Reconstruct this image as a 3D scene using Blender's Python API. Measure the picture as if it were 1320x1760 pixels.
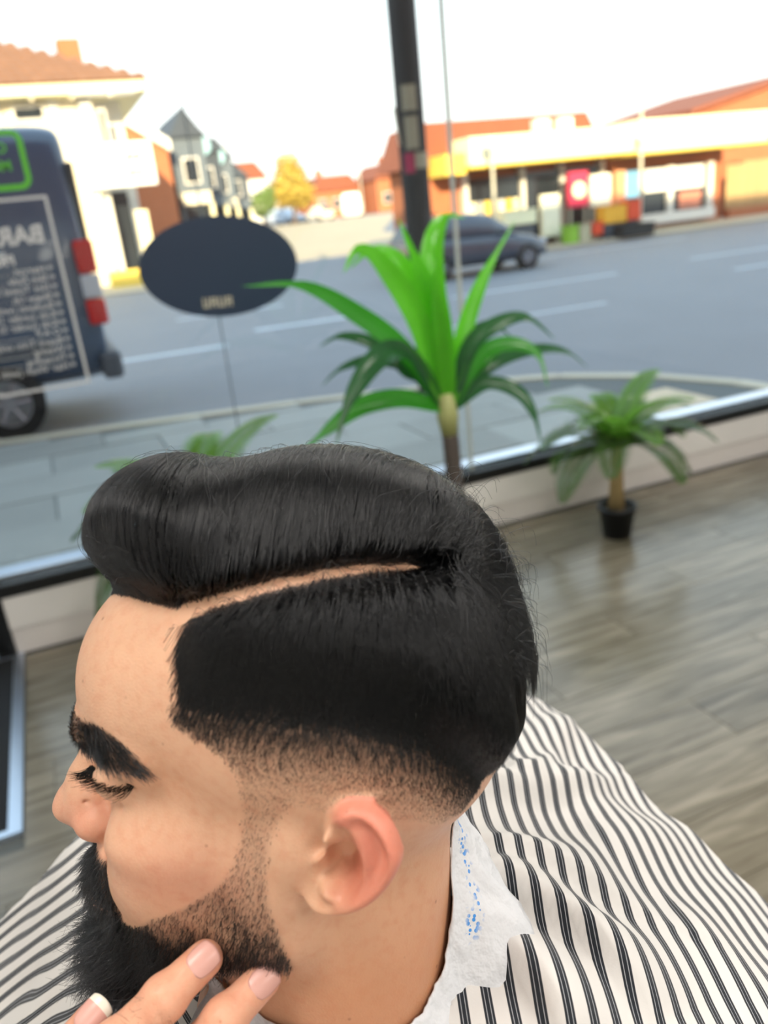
import bpy, bmesh, math, random
import numpy as np
from mathutils import Vector, Matrix

random.seed(7)
rng = np.random.default_rng(7)
scene = bpy.context.scene
for _o in list(bpy.data.objects):
    bpy.data.objects.remove(_o)
COL = scene.collection

# ------------------------------------------------------------------ camera
F_PX, ROLL, PITCH, YAW, CAM_H = 1363.0, math.radians(6.2), math.radians(20.8), math.radians(21.0), 1.6
C0 = np.array([0, 0, CAM_H])
FW = np.array([math.sin(YAW) * math.cos(PITCH), math.cos(YAW) * math.cos(PITCH), -math.sin(PITCH)])
_r0 = np.array([math.cos(YAW), -math.sin(YAW), 0.0])
_u0 = np.cross(_r0, FW)
IX = math.cos(ROLL) * _r0 - math.sin(ROLL) * _u0          # image right in the world
IY = -math.sin(ROLL) * _r0 - math.cos(ROLL) * _u0         # image down in the world


def ray(px, py):
    return FW + IX * ((px - 660) / F_PX) + IY * ((py - 880) / F_PX)


def at_depth(px, py, d):
    return C0 + ray(px, py) * d


def on_z(px, py, z=0.0):
    r = ray(px, py)
    return C0 + r * ((z - CAM_H) / r[2])


def on_y(px, py, y):
    r = ray(px, py)
    return C0 + r * (y / r[1])


cam_data = bpy.data.cameras.new('camera')
cam = bpy.data.objects.new('camera', cam_data)
COL.objects.link(cam)
_M = Matrix((IX, -IY, -FW)).transposed()
cam.matrix_world = Matrix.Translation(C0) @ _M.to_4x4()
cam_data.sensor_fit = 'VERTICAL'
cam_data.sensor_height = 36.0
cam_data.sensor_width = 27.0
cam_data.lens = 36.0 * F_PX / 1760.0
cam_data.clip_start = 0.01
cam_data.clip_end = 500
cam_data.dof.use_dof = True
cam_data.dof.focus_distance = 0.385
cam_data.dof.aperture_fstop = 7.0
scene.camera = cam

# ------------------------------------------------------------------ light, sky, exposure
scene.view_settings.view_transform = 'Standard'
scene.view_settings.look = 'None'
scene.view_settings.gamma = 1.0
scene.view_settings.use_curve_mapping = False
scene.view_settings.exposure = 0.0

world = bpy.data.worlds.new('World')
scene.world = world
world.use_nodes = True
wn = world.node_tree
wn.nodes.clear()
w_out = wn.nodes.new('ShaderNodeOutputWorld')
w_bg = wn.nodes.new('ShaderNodeBackground')
w_tc = wn.nodes.new('ShaderNodeTexCoord')
w_sep = wn.nodes.new('ShaderNodeSeparateXYZ')
w_rmp = wn.nodes.new('ShaderNodeValToRGB')
w_rmp.color_ramp.elements[0].position = 0.0
w_rmp.color_ramp.elements[0].color = (1.0, 0.96, 0.88, 1)
w_rmp.color_ramp.elements[1].position = 0.75
w_rmp.color_ramp.elements[1].color = (0.60, 0.80, 1.0, 1)
_e = w_rmp.color_ramp.elements.new(0.22)
_e.color = (0.86, 0.97, 1.0, 1)
wn.links.new(w_tc.outputs['Generated'], w_sep.inputs[0])
wn.links.new(w_sep.outputs[2], w_rmp.inputs[0])
wn.links.new(w_rmp.outputs[0], w_bg.inputs[0])
w_bg.inputs[1].default_value = 2.0
wn.links.new(w_bg.outputs[0], w_out.inputs[0])

sun_data = bpy.data.lights.new('sun', 'SUN')
sun_data.energy = 11.0
sun_data.color = (1.0, 0.80, 0.50)
sun_data.angle = math.radians(0.6)
sun = bpy.data.objects.new('sun', sun_data)
COL.objects.link(sun)
_sd = Vector((0.30, 1.0, -math.tan(math.radians(19.0)) * 1.044)).normalized()
sun.rotation_euler = _sd.to_track_quat('-Z', 'Y').to_euler()
sun.location = (-6, -20, 14)

LAMP_POWER = 15.0
LAMP_SPOTS = [(-0.5, -1.7), (1.0, -1.7), (2.6, -1.7), (-0.5, 0.2), (1.0, -0.1), (2.6, 0.2), (1.0, 1.7), (2.6, 1.7)]

# ------------------------------------------------------------------ helpers
def link(o, parent=None):
    COL.objects.link(o)
    if parent is not None:
        o.parent = parent
    return o


def tag(o, label=None, cat=None, group=None, kind=None):
    if label:
        o['label'] = label
    if cat:
        o['category'] = cat
    if group:
        o['group'] = group
    if kind:
        o['kind'] = kind
    return o


def empty(name, loc=(0, 0, 0), rz=0.0, parent=None):
    o = bpy.data.objects.new(name, None)
    o.empty_display_size = 0.1
    o.location = loc
    o.rotation_euler = (0, 0, rz)
    return link(o, parent)


class MB:
    """collects shapes for ONE mesh"""
    def __init__(self):
        self.v, self.f, self.n = [], [], 0

    def add(self, verts, faces):
        k = self.n
        self.v.extend([tuple(map(float, p)) for p in verts])
        self.f.extend([tuple(i + k for i in f) for f in faces])
        self.n += len(verts)
        return self

    def box(self, c, s, rz=0.0):
        cx, cy, cz = c
        sx, sy, sz = s[0] / 2, s[1] / 2, s[2] / 2
        ca, sa = math.cos(rz), math.sin(rz)
        vs = []
        for x, y, z in ((-1, -1, -1), (1, -1, -1), (1, 1, -1), (-1, 1, -1), (-1, -1, 1), (1, -1, 1), (1, 1, 1), (-1, 1, 1)):
            X, Y = x * sx, y * sy
            vs.append((cx + X * ca - Y * sa, cy + X * sa + Y * ca, cz + z * sz))
        return self.add(vs, [(0, 3, 2, 1), (4, 5, 6, 7), (0, 1, 5, 4), (1, 2, 6, 5), (2, 3, 7, 6), (3, 0, 4, 7)])

    def box2(self, a, b):
        return self.box([(a[i] + b[i]) / 2 for i in range(3)], [abs(b[i] - a[i]) for i in range(3)])

    def tube(self, pts, r, n=10, caps=True):
        pts = [np.array(p, float) for p in pts]
        rs = r if hasattr(r, '__len__') else [r] * len(pts)
        ref = np.array([0.0, 0.0, 1.0])
        vs, fs = [], []
        m = len(pts)
        for i, p in enumerate(pts):
            d = pts[min(i + 1, m - 1)] - pts[max(i - 1, 0)]
            d = d / (np.linalg.norm(d) + 1e-12)
            a = np.cross(d, ref if abs(d[2]) < 0.9 else np.array([1.0, 0, 0]))
            a /= np.linalg.norm(a)
            b = np.cross(d, a)
            for k in range(n):
                t = 2 * math.pi * k / n
                vs.append(p + rs[i] * (a * math.cos(t) + b * math.sin(t)))
        for i in range(m - 1):
            for k in range(n):
                k2 = (k + 1) % n
                fs.append((i * n + k, i * n + k2, (i + 1) * n + k2, (i + 1) * n + k))
        if caps:
            fs.append(tuple(reversed(range(n))))
            fs.append(tuple((m - 1) * n + k for k in range(n)))
        return self.add(vs, fs)

    def lathe(self, prof, c=(0, 0, 0), n=32, axis='z'):
        vs, fs = [], []
        m = len(prof)
        for (r, h) in prof:
            for k in range(n):
                t = 2 * math.pi * k / n
                if axis == 'z':
                    vs.append((c[0] + r * math.cos(t), c[1] + r * math.sin(t), c[2] + h))
                elif axis == 'y':
                    vs.append((c[0] + r * math.cos(t), c[1] + h, c[2] + r * math.sin(t)))
                else:
                    vs.append((c[0] + h, c[1] + r * math.cos(t), c[2] + r * math.sin(t)))
        for i in range(m - 1):
            for k in range(n):
                k2 = (k + 1) % n
                fs.append((i * n + k, i * n + k2, (i + 1) * n + k2, (i + 1) * n + k))
        return self.add(vs, fs)

    def prism(self, poly, y0, y1):
        """x/z outline pushed from y0 to y1"""
        n = len(poly)
        vs = [(p[0], y0, p[1]) for p in poly] + [(p[0], y1, p[1]) for p in poly]
        fs = [tuple(range(n)), tuple(reversed(range(n, 2 * n)))]
        fs += [(i, i + n, (i + 1) % n + n, (i + 1) % n) for i in range(n)]
        return self.add(vs, fs)

    def mesh(self, name, mat=None, smooth=False):
        me = bpy.data.meshes.new(name)
        me.from_pydata(self.v, [], self.f)
        bm = bmesh.new()
        bm.from_mesh(me)
        bmesh.ops.recalc_face_normals(bm, faces=bm.faces)
        bm.to_mesh(me)
        bm.free()
        if mat:
            me.materials.append(mat)
        if smooth:
            me.polygons.foreach_set('use_smooth', [True] * len(me.polygons))
        return me

    def build(self, name, mat=None, parent=None, smooth=False, bevel=0.0, angle=None):
        o = bpy.data.objects.new(name, self.mesh(name, mat, smooth))
        link(o, parent)
        if bevel:
            b = o.modifiers.new('bevel', 'BEVEL')
            b.width = bevel
            b.segments = 2
            b.limit_method = 'ANGLE'
        return o


def copy_tree(o, parent=None):
    c = o.copy()
    COL.objects.link(c)
    c.parent = parent
    for ch in list(o.children):
        copy_tree(ch, c)
    return c


# ------------------------------------------------------------------ materials
def srgb(r, g, b):
    f = lambda c: c / 12.92 if c <= 0.04045 else ((c + 0.055) / 1.055) ** 2.4
    return (f(r), f(g), f(b), 1.0)


def mat(name, col, rough=0.6, var=0.12, scale=8.0, bump=0.0, bscale=60.0, metal=0.0, spec=0.5, coord='Object', emit=None, estr=0.0, stretch=None, coat=0.0):
    m = bpy.data.materials.new(name)
    m.use_nodes = True
    nt = m.node_tree
    b = nt.nodes['Principled BSDF']
    c = srgb(*col)
    tc = nt.nodes.new('ShaderNodeTexCoord')
    src = tc.outputs[coord]
    if stretch:
        mp = nt.nodes.new('ShaderNodeMapping')
        mp.inputs['Scale'].default_value = stretch
        nt.links.new(src, mp.inputs[0])
        src = mp.outputs[0]
    nz = nt.nodes.new('ShaderNodeTexNoise')
    nz.inputs['Scale'].default_value = scale
    nz.inputs['Detail'].default_value = 4
    nt.links.new(src, nz.inputs['Vector'])
    mx = nt.nodes.new('ShaderNodeMix')
    mx.data_type = 'RGBA'
    mx.inputs[6].default_value = tuple(x * (1 - var) for x in c[:3]) + (1,)
    mx.inputs[7].default_value = tuple(min(1, x * (1 + var)) for x in c[:3]) + (1,)
    nt.links.new(nz.outputs[0], mx.inputs[0])
    nt.links.new(mx.outputs[2], b.inputs['Base Color'])
    b.inputs['Roughness'].default_value = rough
    b.inputs['Metallic'].default_value = metal
    b.inputs['Specular IOR Level'].default_value = spec
    b.inputs['Coat Weight'].default_value = coat
    if bump:
        n2 = nt.nodes.new('ShaderNodeTexNoise')
        n2.inputs['Scale'].default_value = bscale
        n2.inputs['Detail'].default_value = 3
        nt.links.new(src, n2.inputs['Vector'])
        bp = nt.nodes.new('ShaderNodeBump')
        bp.inputs['Strength'].default_value = bump
        bp.inputs['Distance'].default_value = 0.01
        nt.links.new(n2.outputs[0], bp.inputs['Height'])
        nt.links.new(bp.outputs[0], b.inputs['Normal'])
    if emit:
        b.inputs['Emission Color'].default_value = srgb(*emit)
        b.inputs['Emission Strength'].default_value = estr
    return m


def per_object_tone(m, amount):
    """vary the base colour from piece to piece"""
    nt = m.node_tree
    b = nt.nodes['Principled BSDF']
    oi = nt.nodes.new('ShaderNodeObjectInfo')
    hsv = nt.nodes.new('ShaderNodeHueSaturation')
    mr = nt.nodes.new('ShaderNodeMapRange')
    mr.inputs['To Min'].default_value = 1 - amount
    mr.inputs['To Max'].default_value = 1 + amount
    nt.links.new(oi.outputs['Random'], mr.inputs['Value'])
    nt.links.new(mr.outputs[0], hsv.inputs['Value'])
    src = b.inputs['Base Color'].links[0].from_socket
    nt.links.new(src, hsv.inputs['Color'])
    nt.links.new(hsv.outputs[0], b.inputs['Base Color'])
    return m


def glass_mat(name, tint=(0.97, 0.985, 0.98), refl=0.06):
    m = bpy.data.materials.new(name)
    m.use_nodes = True
    nt = m.node_tree
    nt.nodes.clear()
    out = nt.nodes.new('ShaderNodeOutputMaterial')
    tr = nt.nodes.new('ShaderNodeBsdfTransparent')
    tr.inputs[0].default_value = tint + (1,)
    gl = nt.nodes.new('ShaderNodeBsdfGlossy')
    gl.inputs['Roughness'].default_value = 0.02
    lw = nt.nodes.new('ShaderNodeLayerWeight')
    lw.inputs['Blend'].default_value = 0.5
    pw = nt.nodes.new('ShaderNodeMath')
    pw.operation = 'POWER'
    pw.inputs[1].default_value = 5.0
    nt.links.new(lw.outputs['Facing'], pw.inputs[0])
    fr = nt.nodes.new('ShaderNodeMath')
    fr.operation = 'MULTIPLY_ADD'
    fr.inputs[1].default_value = 0.9
    fr.inputs[2].default_value = 0.02
    nt.links.new(pw.outputs[0], fr.inputs[0])
    mx = nt.nodes.new('ShaderNodeMixShader')
    nt.links.new(fr.outputs[0], mx.inputs[0])
    nt.links.new(tr.outputs[0], mx.inputs[1])
    nt.links.new(gl.outputs[0], mx.inputs[2])
    nt.links.new(mx.outputs[0], out.inputs[0])
    return m


M = {}
M['wall'] = mat('wall_paint', (0.93, 0.92, 0.90), 0.7, 0.03, 3, 0.05, 120)
M['ceiling'] = mat('ceiling_paint', (0.95, 0.95, 0.94), 0.8, 0.02, 3)
M['sill'] = mat('sill_board', (0.93, 0.92, 0.91), 0.45, 0.04, 5)
M['skirting'] = mat('skirting_board', (0.90, 0.88, 0.87), 0.4, 0.04, 5)
M['black_frame'] = mat('black_frame', (0.05, 0.06, 0.07), 0.4, 0.2, 10)
M['silver'] = mat('aluminium', (0.80, 0.84, 0.90), 0.3, 0.05, 30, 0, 60, 0.9)
M['glass'] = glass_mat('window_glass')
M['seal'] = mat('glass_seal', (0.40, 0.44, 0.48), 0.6, 0.1, 10)
M['seal_pale'] = mat('glass_edge_trim', (0.72, 0.74, 0.72), 0.4, 0.1, 10)
M['lamp_panel'] = mat('lamp_panel', (0.95, 0.95, 0.95), 0.6, 0.01, 5, emit=(1, 0.96, 0.9), estr=4.0)
M['mat_rib'] = mat('mat_ribbed', (0.10, 0.11, 0.13), 0.9, 0.3, 150, 0.4, 300)
M['asphalt'] = mat('asphalt', (0.47, 0.48, 0.50), 0.75, 0.10, 1.2, 0.3, 40)
M['marking'] = mat('road_paint', (0.72, 0.75, 0.78), 0.7, 0.12, 3)
M['slab'] = per_object_tone(mat('paving_slab', (0.56, 0.57, 0.555), 0.7, 0.12, 3, 0.15, 60), 0.16)
M['joint'] = mat('paving_bed', (0.38, 0.40, 0.40), 0.9, 0.1, 5)
M['kerb'] = per_object_tone(mat('kerb_stone', (0.74, 0.71, 0.63), 0.7, 0.10, 4, 0.15, 60), 0.08)
M['far_pave'] = mat('far_pavement', (0.70, 0.66, 0.58), 0.8, 0.10, 0.6)
M['tactile'] = per_object_tone(mat('tactile_paving', (0.80, 0.73, 0.62), 0.7, 0.06, 5), 0.05)


def plank_material():
    m = bpy.data.materials.new('laminate_plank')
    m.use_nodes = True
    nt = m.node_tree
    b = nt.nodes['Principled BSDF']
    tc = nt.nodes.new('ShaderNodeTexCoord')
    oi = nt.nodes.new('ShaderNodeObjectInfo')
    add = nt.nodes.new('ShaderNodeVectorMath')
    add.operation = 'ADD'
    sc = nt.nodes.new('ShaderNodeVectorMath')
    sc.operation = 'SCALE'
    sc.inputs['Scale'].default_value = 1.0
    comb = nt.nodes.new('ShaderNodeCombineXYZ')
    mul = nt.nodes.new('ShaderNodeMath')
    mul.operation = 'MULTIPLY'
    mul.inputs[1].default_value = 37.0
    nt.links.new(oi.outputs['Random'], mul.inputs[0])
    nt.links.new(mul.outputs[0], comb.inputs[0])
    nt.links.new(mul.outputs[0], comb.inputs[1])
    nt.links.new(tc.outputs['Object'], add.inputs[0])
    nt.links.new(comb.outputs[0], add.inputs[1])
    mp = nt.nodes.new('ShaderNodeMapping')
    mp.inputs['Scale'].default_value = (1.6, 16.0, 4.0)
    nt.links.new(add.outputs[0], mp.inputs[0])
    n1 = nt.nodes.new('ShaderNodeTexNoise')
    n1.inputs['Scale'].default_value = 1.6
    n1.inputs['Detail'].default_value = 6
    n1.inputs['Distortion'].default_value = 0.8
    nt.links.new(mp.outputs[0], n1.inputs['Vector'])
    rp = nt.nodes.new('ShaderNodeValToRGB')
    els = rp.color_ramp.elements
    els[0].position, els[0].color = 0.25, srgb(0.33, 0.295, 0.235)
    els[1].position, els[1].color = 0.75, srgb(0.60, 0.565, 0.50)
    e = els.new(0.5)
    e.color = srgb(0.47, 0.44, 0.375)
    nt.links.new(n1.outputs[0], rp.inputs[0])
    nt.links.new(rp.outputs[0], b.inputs['Base Color'])
    b.inputs['Roughness'].default_value = 0.24
    b.inputs['Specular IOR Level'].default_value = 0.6
    n3 = nt.nodes.new('ShaderNodeBump')
    n3.inputs['Strength'].default_value = 0.12
    n3.inputs['Distance'].default_value = 0.004
    nt.links.new(n1.outputs[0], n3.inputs['Height'])
    nt.links.new(n3.outputs[0], b.inputs['Normal'])
    return per_object_tone(m, 0.14)


M['plank'] = plank_material()

# ------------------------------------------------------------------ the room
RX0, RX1, RY0, RY1, RZ = -1.75, 5.2, -3.2, 3.38, 2.9
floor = MB().box2((RX0, RY0, -0.12), (RX1, RY1 + 0.14, -0.012)).build('floor', M['joint'])
tag(floor, 'grey-brown laminate plank floor of the barber shop', None, None, 'structure')
PW, PL = 0.205, 1.28
plank_me = MB().box((0, 0, -0.006), (PL - 0.003, PW - 0.003, 0.012)).mesh('plank', M['plank'])
_half_me = None
row = 0
y = 3.34 - PW / 2
while y > -1.2:
    off = (row * 0.47) % PL
    x = -0.35 - off
    while x < RX1:
        if x + PL / 2 > -1.2 and x + PL / 2 < RX1 and x - PL / 2 < RX1 - PL + 0.3:
            # the entrance mat well is left free of planks
            if not (x - PL / 2 < -0.47 and y > 2.1):
                o = bpy.data.objects.new('plank', plank_me)
                o.location = (x, y, 0)
                link(o, floor)
            elif x + PL / 2 > -0.40:
                w = x + PL / 2 + 0.40
                o = MB().box((0, 0, -0.006), (w, PW - 0.003, 0.012)).build('plank', M['plank'], floor)
                o.location = (-0.40 + w / 2, y, 0)
        x += PL
    row += 1
    y -= PW

ceiling = tag(MB().box2((RX0, RY0, RZ), (RX1, RY1 + 0.14, RZ + 0.15)).build('ceiling', M['ceiling']), 'plain white shop ceiling', None, None, 'structure')
tag(MB().box2((RX0 - 0.15, RY0, -0.12), (RX0, RY1 + 0.14, RZ + 0.15)).build('wall_left', M['wall']), 'white side wall of the shop', None, None, 'structure')
tag(MB().box2((RX1, RY0, -0.12), (RX1 + 0.15, RY1 + 0.14, RZ + 0.15)).build('wall_right', M['wall']), 'white side wall of the shop', None, None, 'structure')
tag(MB().box2((RX0, RY0 - 0.15, -0.12), (RX1, RY0, RZ + 0.15)).build('wall_back', M['wall']), 'white back wall of the shop', None, None, 'structure')
tag(MB().box2((RX0 - 0.15, RY0 - 3, RZ + 0.15), (RX1 + 0.15, RY1 + 0.2, 9.6)).box2((RX0 - 16, RY0 - 3, -0.1), (RX0 - 0.15, RY1 + 0.2, 9.6)).build('wall_upper', mat('terrace_brick', (0.55, 0.35, 0.28), 0.9, 0.15, 12)), 'brick terrace above and beside the shop', None, None, 'structure')

# low wall under the window, two boards on it
wf = empty('wall_front', (0, RY1, 0))
tag(wf, 'low white wall with sill board under the shop window', None, None, 'structure')
MB().box2((-0.43, 0.0, 0.0), (RX1, 0.16, 0.285)).build('wall_core', M['wall'], wf)
MB().box2((-0.43, -0.022, 0.12), (RX1, 0.0, 0.268)).build('upper_board', M['sill'], wf, bevel=0.003)
MB().box2((-0.43, -0.012, 0.0), (RX1, 0.0, 0.12)).build('skirting_board', M['skirting'], wf, bevel=0.003)
MB().box2((RX0, 0.0, 2.62), (RX1, 0.16, RZ)).build('lintel', M['wall'], wf)

win = empty('window_1', (0, RY1, 0))
tag(win, 'wide frameless shop window above a black bottom rail', None, None, 'structure')
MB().box2((-0.43, -0.03, 0.268), (RX1, 0.04, 0.325)).build('bottom_rail', M['black_frame'], win, bevel=0.004)
MB().box2((-0.43, 0.04, 0.285), (RX1, 0.14, 0.345)).build('outer_sill', M['silver'], win, bevel=0.004)
MB().box2((-0.43, 0.0, 2.57), (RX1, 0.06, 2.62)).build('top_rail', M['black_frame'], win)
MB().box2((-0.50, -0.03, 0.0), (-0.43, 0.08, 2.62)).build('corner_post', M['black_frame'], win, bevel=0.004)
for a, b in ((-0.43, 0.664), (0.668, 1.795), (1.81, 3.9), (3.904, RX1)):
    MB().box2((a, 0.018, 0.325), (b, 0.026, 2.57)).build('pane', M['glass'], win)
MB().box2((0.664, 0.016, 0.325), (0.668, 0.028, 2.57)).build('seal', M['seal'], win)
MB().box2((1.795, 0.012, 0.325), (1.81, 0.030, 2.57)).build('seal', M['seal_pale'], win)
MB().box2((3.90, 0.016, 0.325), (3.904, 0.028, 2.57)).build('seal', M['seal'], win)

door = empty('door_1', (-1.1, RY1, 0))
tag(door, 'black framed glass shop door beside the window', None, None, 'structure')
MB().box2((-0.65, -0.02, 0.0), (-0.58, 0.06, 2.62)).build('door_stile', M['black_frame'], door)
MB().box2((0.52, -0.02, 0.02), (0.595, 0.04, 2.12)).build('door_stile', M['black_frame'], door)
MB().box2((-0.58, -0.02, 0.02), (0.52, 0.04, 0.22)).build('door_rail', M['black_frame'], door)
MB().box2((-0.58, -0.02, 2.05), (0.52, 0.04, 2.12)).build('door_rail', M['black_frame'], door)
MB().box2((-0.58, 0.005, 0.22), (0.52, 0.013, 2.05)).build('pane', M['glass'], door)
MB().box2((-0.58, 0.005, 2.12), (0.595, 0.013, 2.62)).build('pane', M['glass'], door)
MB().tube([(0.45, -0.06, 0.9), (0.45, -0.06, 1.3)], 0.014).build('door_handle', M['silver'], door)

for i, (x, y) in enumerate(LAMP_SPOTS):
    t = empty('ceiling_light', (x, y, RZ))
    row_name = ('rearmost row', 'middle row', 'row by the window')[0 if y < -1 else (1 if y < 1 else 2)]
    tag(t, f'square white ceiling light panel, {row_name}, ' + ('left' if x < 0 else ('middle' if x < 2 else 'right')) + ' column', 'ceiling light', 'ceiling light panels')
    MB().box2((-0.32, -0.32, -0.02), (0.32, 0.32, 0.0)).build('frame', M['ceiling'], t)
    MB().box2((-0.29, -0.29, -0.024), (0.29, 0.29, -0.019)).build('diffuser', M['lamp_panel'], t)
    ld = bpy.data.lights.new('panel_light', 'AREA')
    ld.shape = 'SQUARE'
    ld.size = 0.56
    ld.energy = LAMP_POWER
    ld.color = (1.0, 0.95, 0.90)
    lo = bpy.data.objects.new('panel_light', ld)
    lo.location = (0, 0, -0.03)
    link(lo, t)

# entrance mat, sunk in an aluminium frame
em = empty('entrance_mat', (-0.95, 2.78, 0))
tag(em, 'dark ribbed entrance mat in an aluminium floor frame', 'mat')
MB().box2((-0.52, -0.575, -0.01), (0.505, 0.56, 0.004)).build('ribbed_mat', M['mat_rib'], em)
fr_m = MB()
fr_m.box2((-0.56, -0.60, -0.01), (0.545, -0.575, 0.008)).box2((0.505, -0.575, -0.01), (0.545, 0.595, 0.008)).box2((-0.56, -0.575, -0.01), (-0.52, 0.595, 0.008)).box2((-0.52, 0.56, -0.01), (0.505, 0.595, 0.008))
fr_m.build('edge_frame', M['silver'], em)

# ------------------------------------------------------------------ writing on the glass
M['vinyl_black'] = mat('vinyl_dark', (0.11, 0.19, 0.30), 0.5, 0.05, 5)
M['vinyl_white'] = mat('vinyl_white', (0.82, 0.83, 0.85), 0.6, 0.03, 5)
M['vinyl_cream'] = mat('vinyl_cream', (0.72, 0.70, 0.64), 0.6, 0.05, 5)
M['vinyl_green'] = mat('vinyl_green', (0.38, 0.78, 0.22), 0.5, 0.05, 5)
YG = RY1 + 0.017      # just inside the glass


def glass_text(body, x_right, z, size, m, parent, name='lettering', bold=0.0):
    """lettering read from the street, so mirrored from in here; it starts at x_right and runs to the left"""
    cu = bpy.data.curves.new(name, 'FONT')
    cu.body = body
    cu.size = size
    cu.extrude = 0.0004
    cu.offset = bold
    cu.resolution_u = 2
    o = bpy.data.objects.new(name, cu)
    COL.objects.link(o)
    bpy.context.view_layer.update()
    me = bpy.data.meshes.new_from_object(o.evaluated_get(bpy.context.evaluated_depsgraph_get()))
    bpy.data.objects.remove(o)
    me.name = name
    me.materials.clear()
    me.materials.append(m)
    o = bpy.data.objects.new(name, me)
    o.matrix_local = Matrix.Translation((x_right, 0, z)) @ Matrix(((-1, 0, 0, 0), (0, 0, 1, 0), (0, 1, 0, 0), (0, 0, 0, 1)))
    return link(o, parent)


def ring(parent, name, x0, x1, z0, z1, w, rad, m, seg=8):
    def outline(a0, a1, b0, b1, r):
        pts = []
        for cx, cz, s in ((a1 - r, b1 - r, 0), (a0 + r, b1 - r, 1), (a0 + r, b0 + r, 2), (a1 - r, b0 + r, 3)):
            for k in range(seg + 1):
                t = math.pi / 2 * (s + k / seg)
                pts.append((cx + r * math.cos(t), cz + r * math.sin(t)))
        return pts
    A, B = outline(x0, x1, z0, z1, rad), outline(x0 + w, x1 - w, z0 + w, z1 - w, max(rad - w, 0.001))
    n = len(A)
    vs = [(p[0], 0, p[1]) for p in A] + [(p[0], 0, p[1]) for p in B] + [(p[0], -0.001, p[1]) for p in A] + [(p[0], -0.001, p[1]) for p in B]
    fs = []
    for i in range(n):
        j = (i + 1) % n
        fs += [(i, j, n + j, n + i), (2 * n + i, 3 * n + i, 3 * n + j, 2 * n + j), (i, 2 * n + i, 2 * n + j, j), (n + i, n + j, 3 * n + j, 3 * n + i)]
    return MB().add(vs, fs).build(name, m, parent)


pl = empty('price_list', (0, YG, 0))
tag(pl, 'white lettered price list with square border on the window glass', 'window lettering')
ring(pl, 'border', -0.68, 0.108, 1.07, 1.775, 0.011, 0.006, M['vinyl_white'])
glass_text('BARBERS', 0.067, 1.615, 0.088, M['vinyl_white'], pl, bold=0.003)
glass_text('PRICE LIST', -0.055, 1.545, 0.05, M['vinyl_white'], pl, bold=0.0015)
LINES = ['Haircut . . . . . . . . . .', 'Skin Fade . . . . . . . .', 'Hot Towel Shave . . .', 'Shape Up . . . . . . . .', 'Students (with id) . . .', 'Kids (under 10) . . . .', 'Kids (under 5) cut . .', 'O.A.P. ..................', 'Beard Trim only . . . .', 'Waxing ..................', 'Threading ...............', 'Hair Wash (with cut)']
for i, s in enumerate(LINES):
    z = 1.508 - i * 0.0335
    glass_text(s, 0.044, z, 0.037, M['vinyl_white'], pl, bold=0.0002)
    d = MB()
    d.lathe([(0.0035, 0), (0.008, 0), (0.008, -0.001), (0.0035, -0.001), (0.0035, 0)], (0.060, 0, z + 0.014), 10, 'y').build('bullet', M['vinyl_white'], pl)
gh = empty('opening_sign', (0, YG, 0))
tag(gh, 'green lettering in a rounded green border on the window glass', 'window lettering')
ring(gh, 'border', -0.55, 0.07, 1.80, 2.00, 0.019, 0.04, M['vinyl_green'])
glass_text('OPEN', 0.012, 1.925, 0.05, M['vinyl_green'], gh, bold=0.001)
glass_text('MON', 0.014, 1.865, 0.05, M['vinyl_green'], gh, bold=0.001)

ov = empty('oval_sign', (0.707, YG, 1.447))
ov.rotation_euler = (0, math.radians(3.0), 0)
tag(ov, 'dark navy oval sign stuck on the window glass', 'sign')
ova = MB()
n = 64
vs = [(0.327 * math.cos(2 * math.pi * k / n), -0.002, 0.198 * math.sin(2 * math.pi * k / n)) for k in range(n)] + [(0.327 * math.cos(2 * math.pi * k / n), 0, 0.198 * math.sin(2 * math.pi * k / n)) for k in range(n)]
ova.add(vs, [tuple(range(n)), tuple(reversed(range(n, 2 * n)))] + [(i, (i + 1) % n, n + (i + 1) % n, n + i) for i in range(n)])
ova.build('oval_plate', M['vinyl_black'], ov)
for k in range(4):
    g = MB()
    x = -0.092 + k * 0.032
    g.box2((x, -0.004, -0.158), (x + 0.008, -0.002, -0.118)).box2((x + 0.018, -0.004, -0.158), (x + 0.026, -0.002, -0.118)).box2((x + 0.008, -0.004, -0.158 + 0.014 * (k % 2)), (x + 0.018, -0.002, -0.148 + 0.014 * (k % 2)))
    if k % 2:
        g.box2((x + 0.008, -0.004, -0.126), (x + 0.018, -0.002, -0.118))
    g.build('letter', M['vinyl_cream'], ov)
# ------------------------------------------------------------------ the street
def ground_z(y):
    return -0.2 + 0.024 * max(0.0, y - 20.0)


def per_obj(*a, **k):
    return mat(*a, **k)


M['brick'] = mat('brick_far', (0.70, 0.43, 0.29), 0.85, 0.15, 3, 0.2, 20)
M['tile_roof'] = per_object_tone(mat('clay_roof_tile', (0.54, 0.39, 0.29), 0.85, 0.12, 4), 0.08)
M['roof_far'] = mat('roof_far', (0.54, 0.31, 0.22), 0.85, 0.15, 2, 0.3, 8)
M['render_cream'] = mat('cream_render', (0.90, 0.86, 0.76), 0.8, 0.05, 1.5)
M['render_white'] = mat('white_render', (0.92, 0.91, 0.88), 0.8, 0.05, 1.5)
M['fascia'] = mat('fascia_cream', (0.97, 0.94, 0.78), 0.6, 0.03, 1.0)
M['fascia_edge'] = mat('fascia_yellow', (0.95, 0.82, 0.35), 0.6, 0.05, 1.0)
M['dark_glass'] = mat('far_window', (0.16, 0.19, 0.22), 0.12, 0.2, 1.5)
M['slate'] = mat('slate_grey', (0.38, 0.42, 0.46), 0.8, 0.1, 1.5)
M['slate_dark'] = mat('slate_dark', (0.26, 0.29, 0.33), 0.8, 0.1, 1.5)
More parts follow.
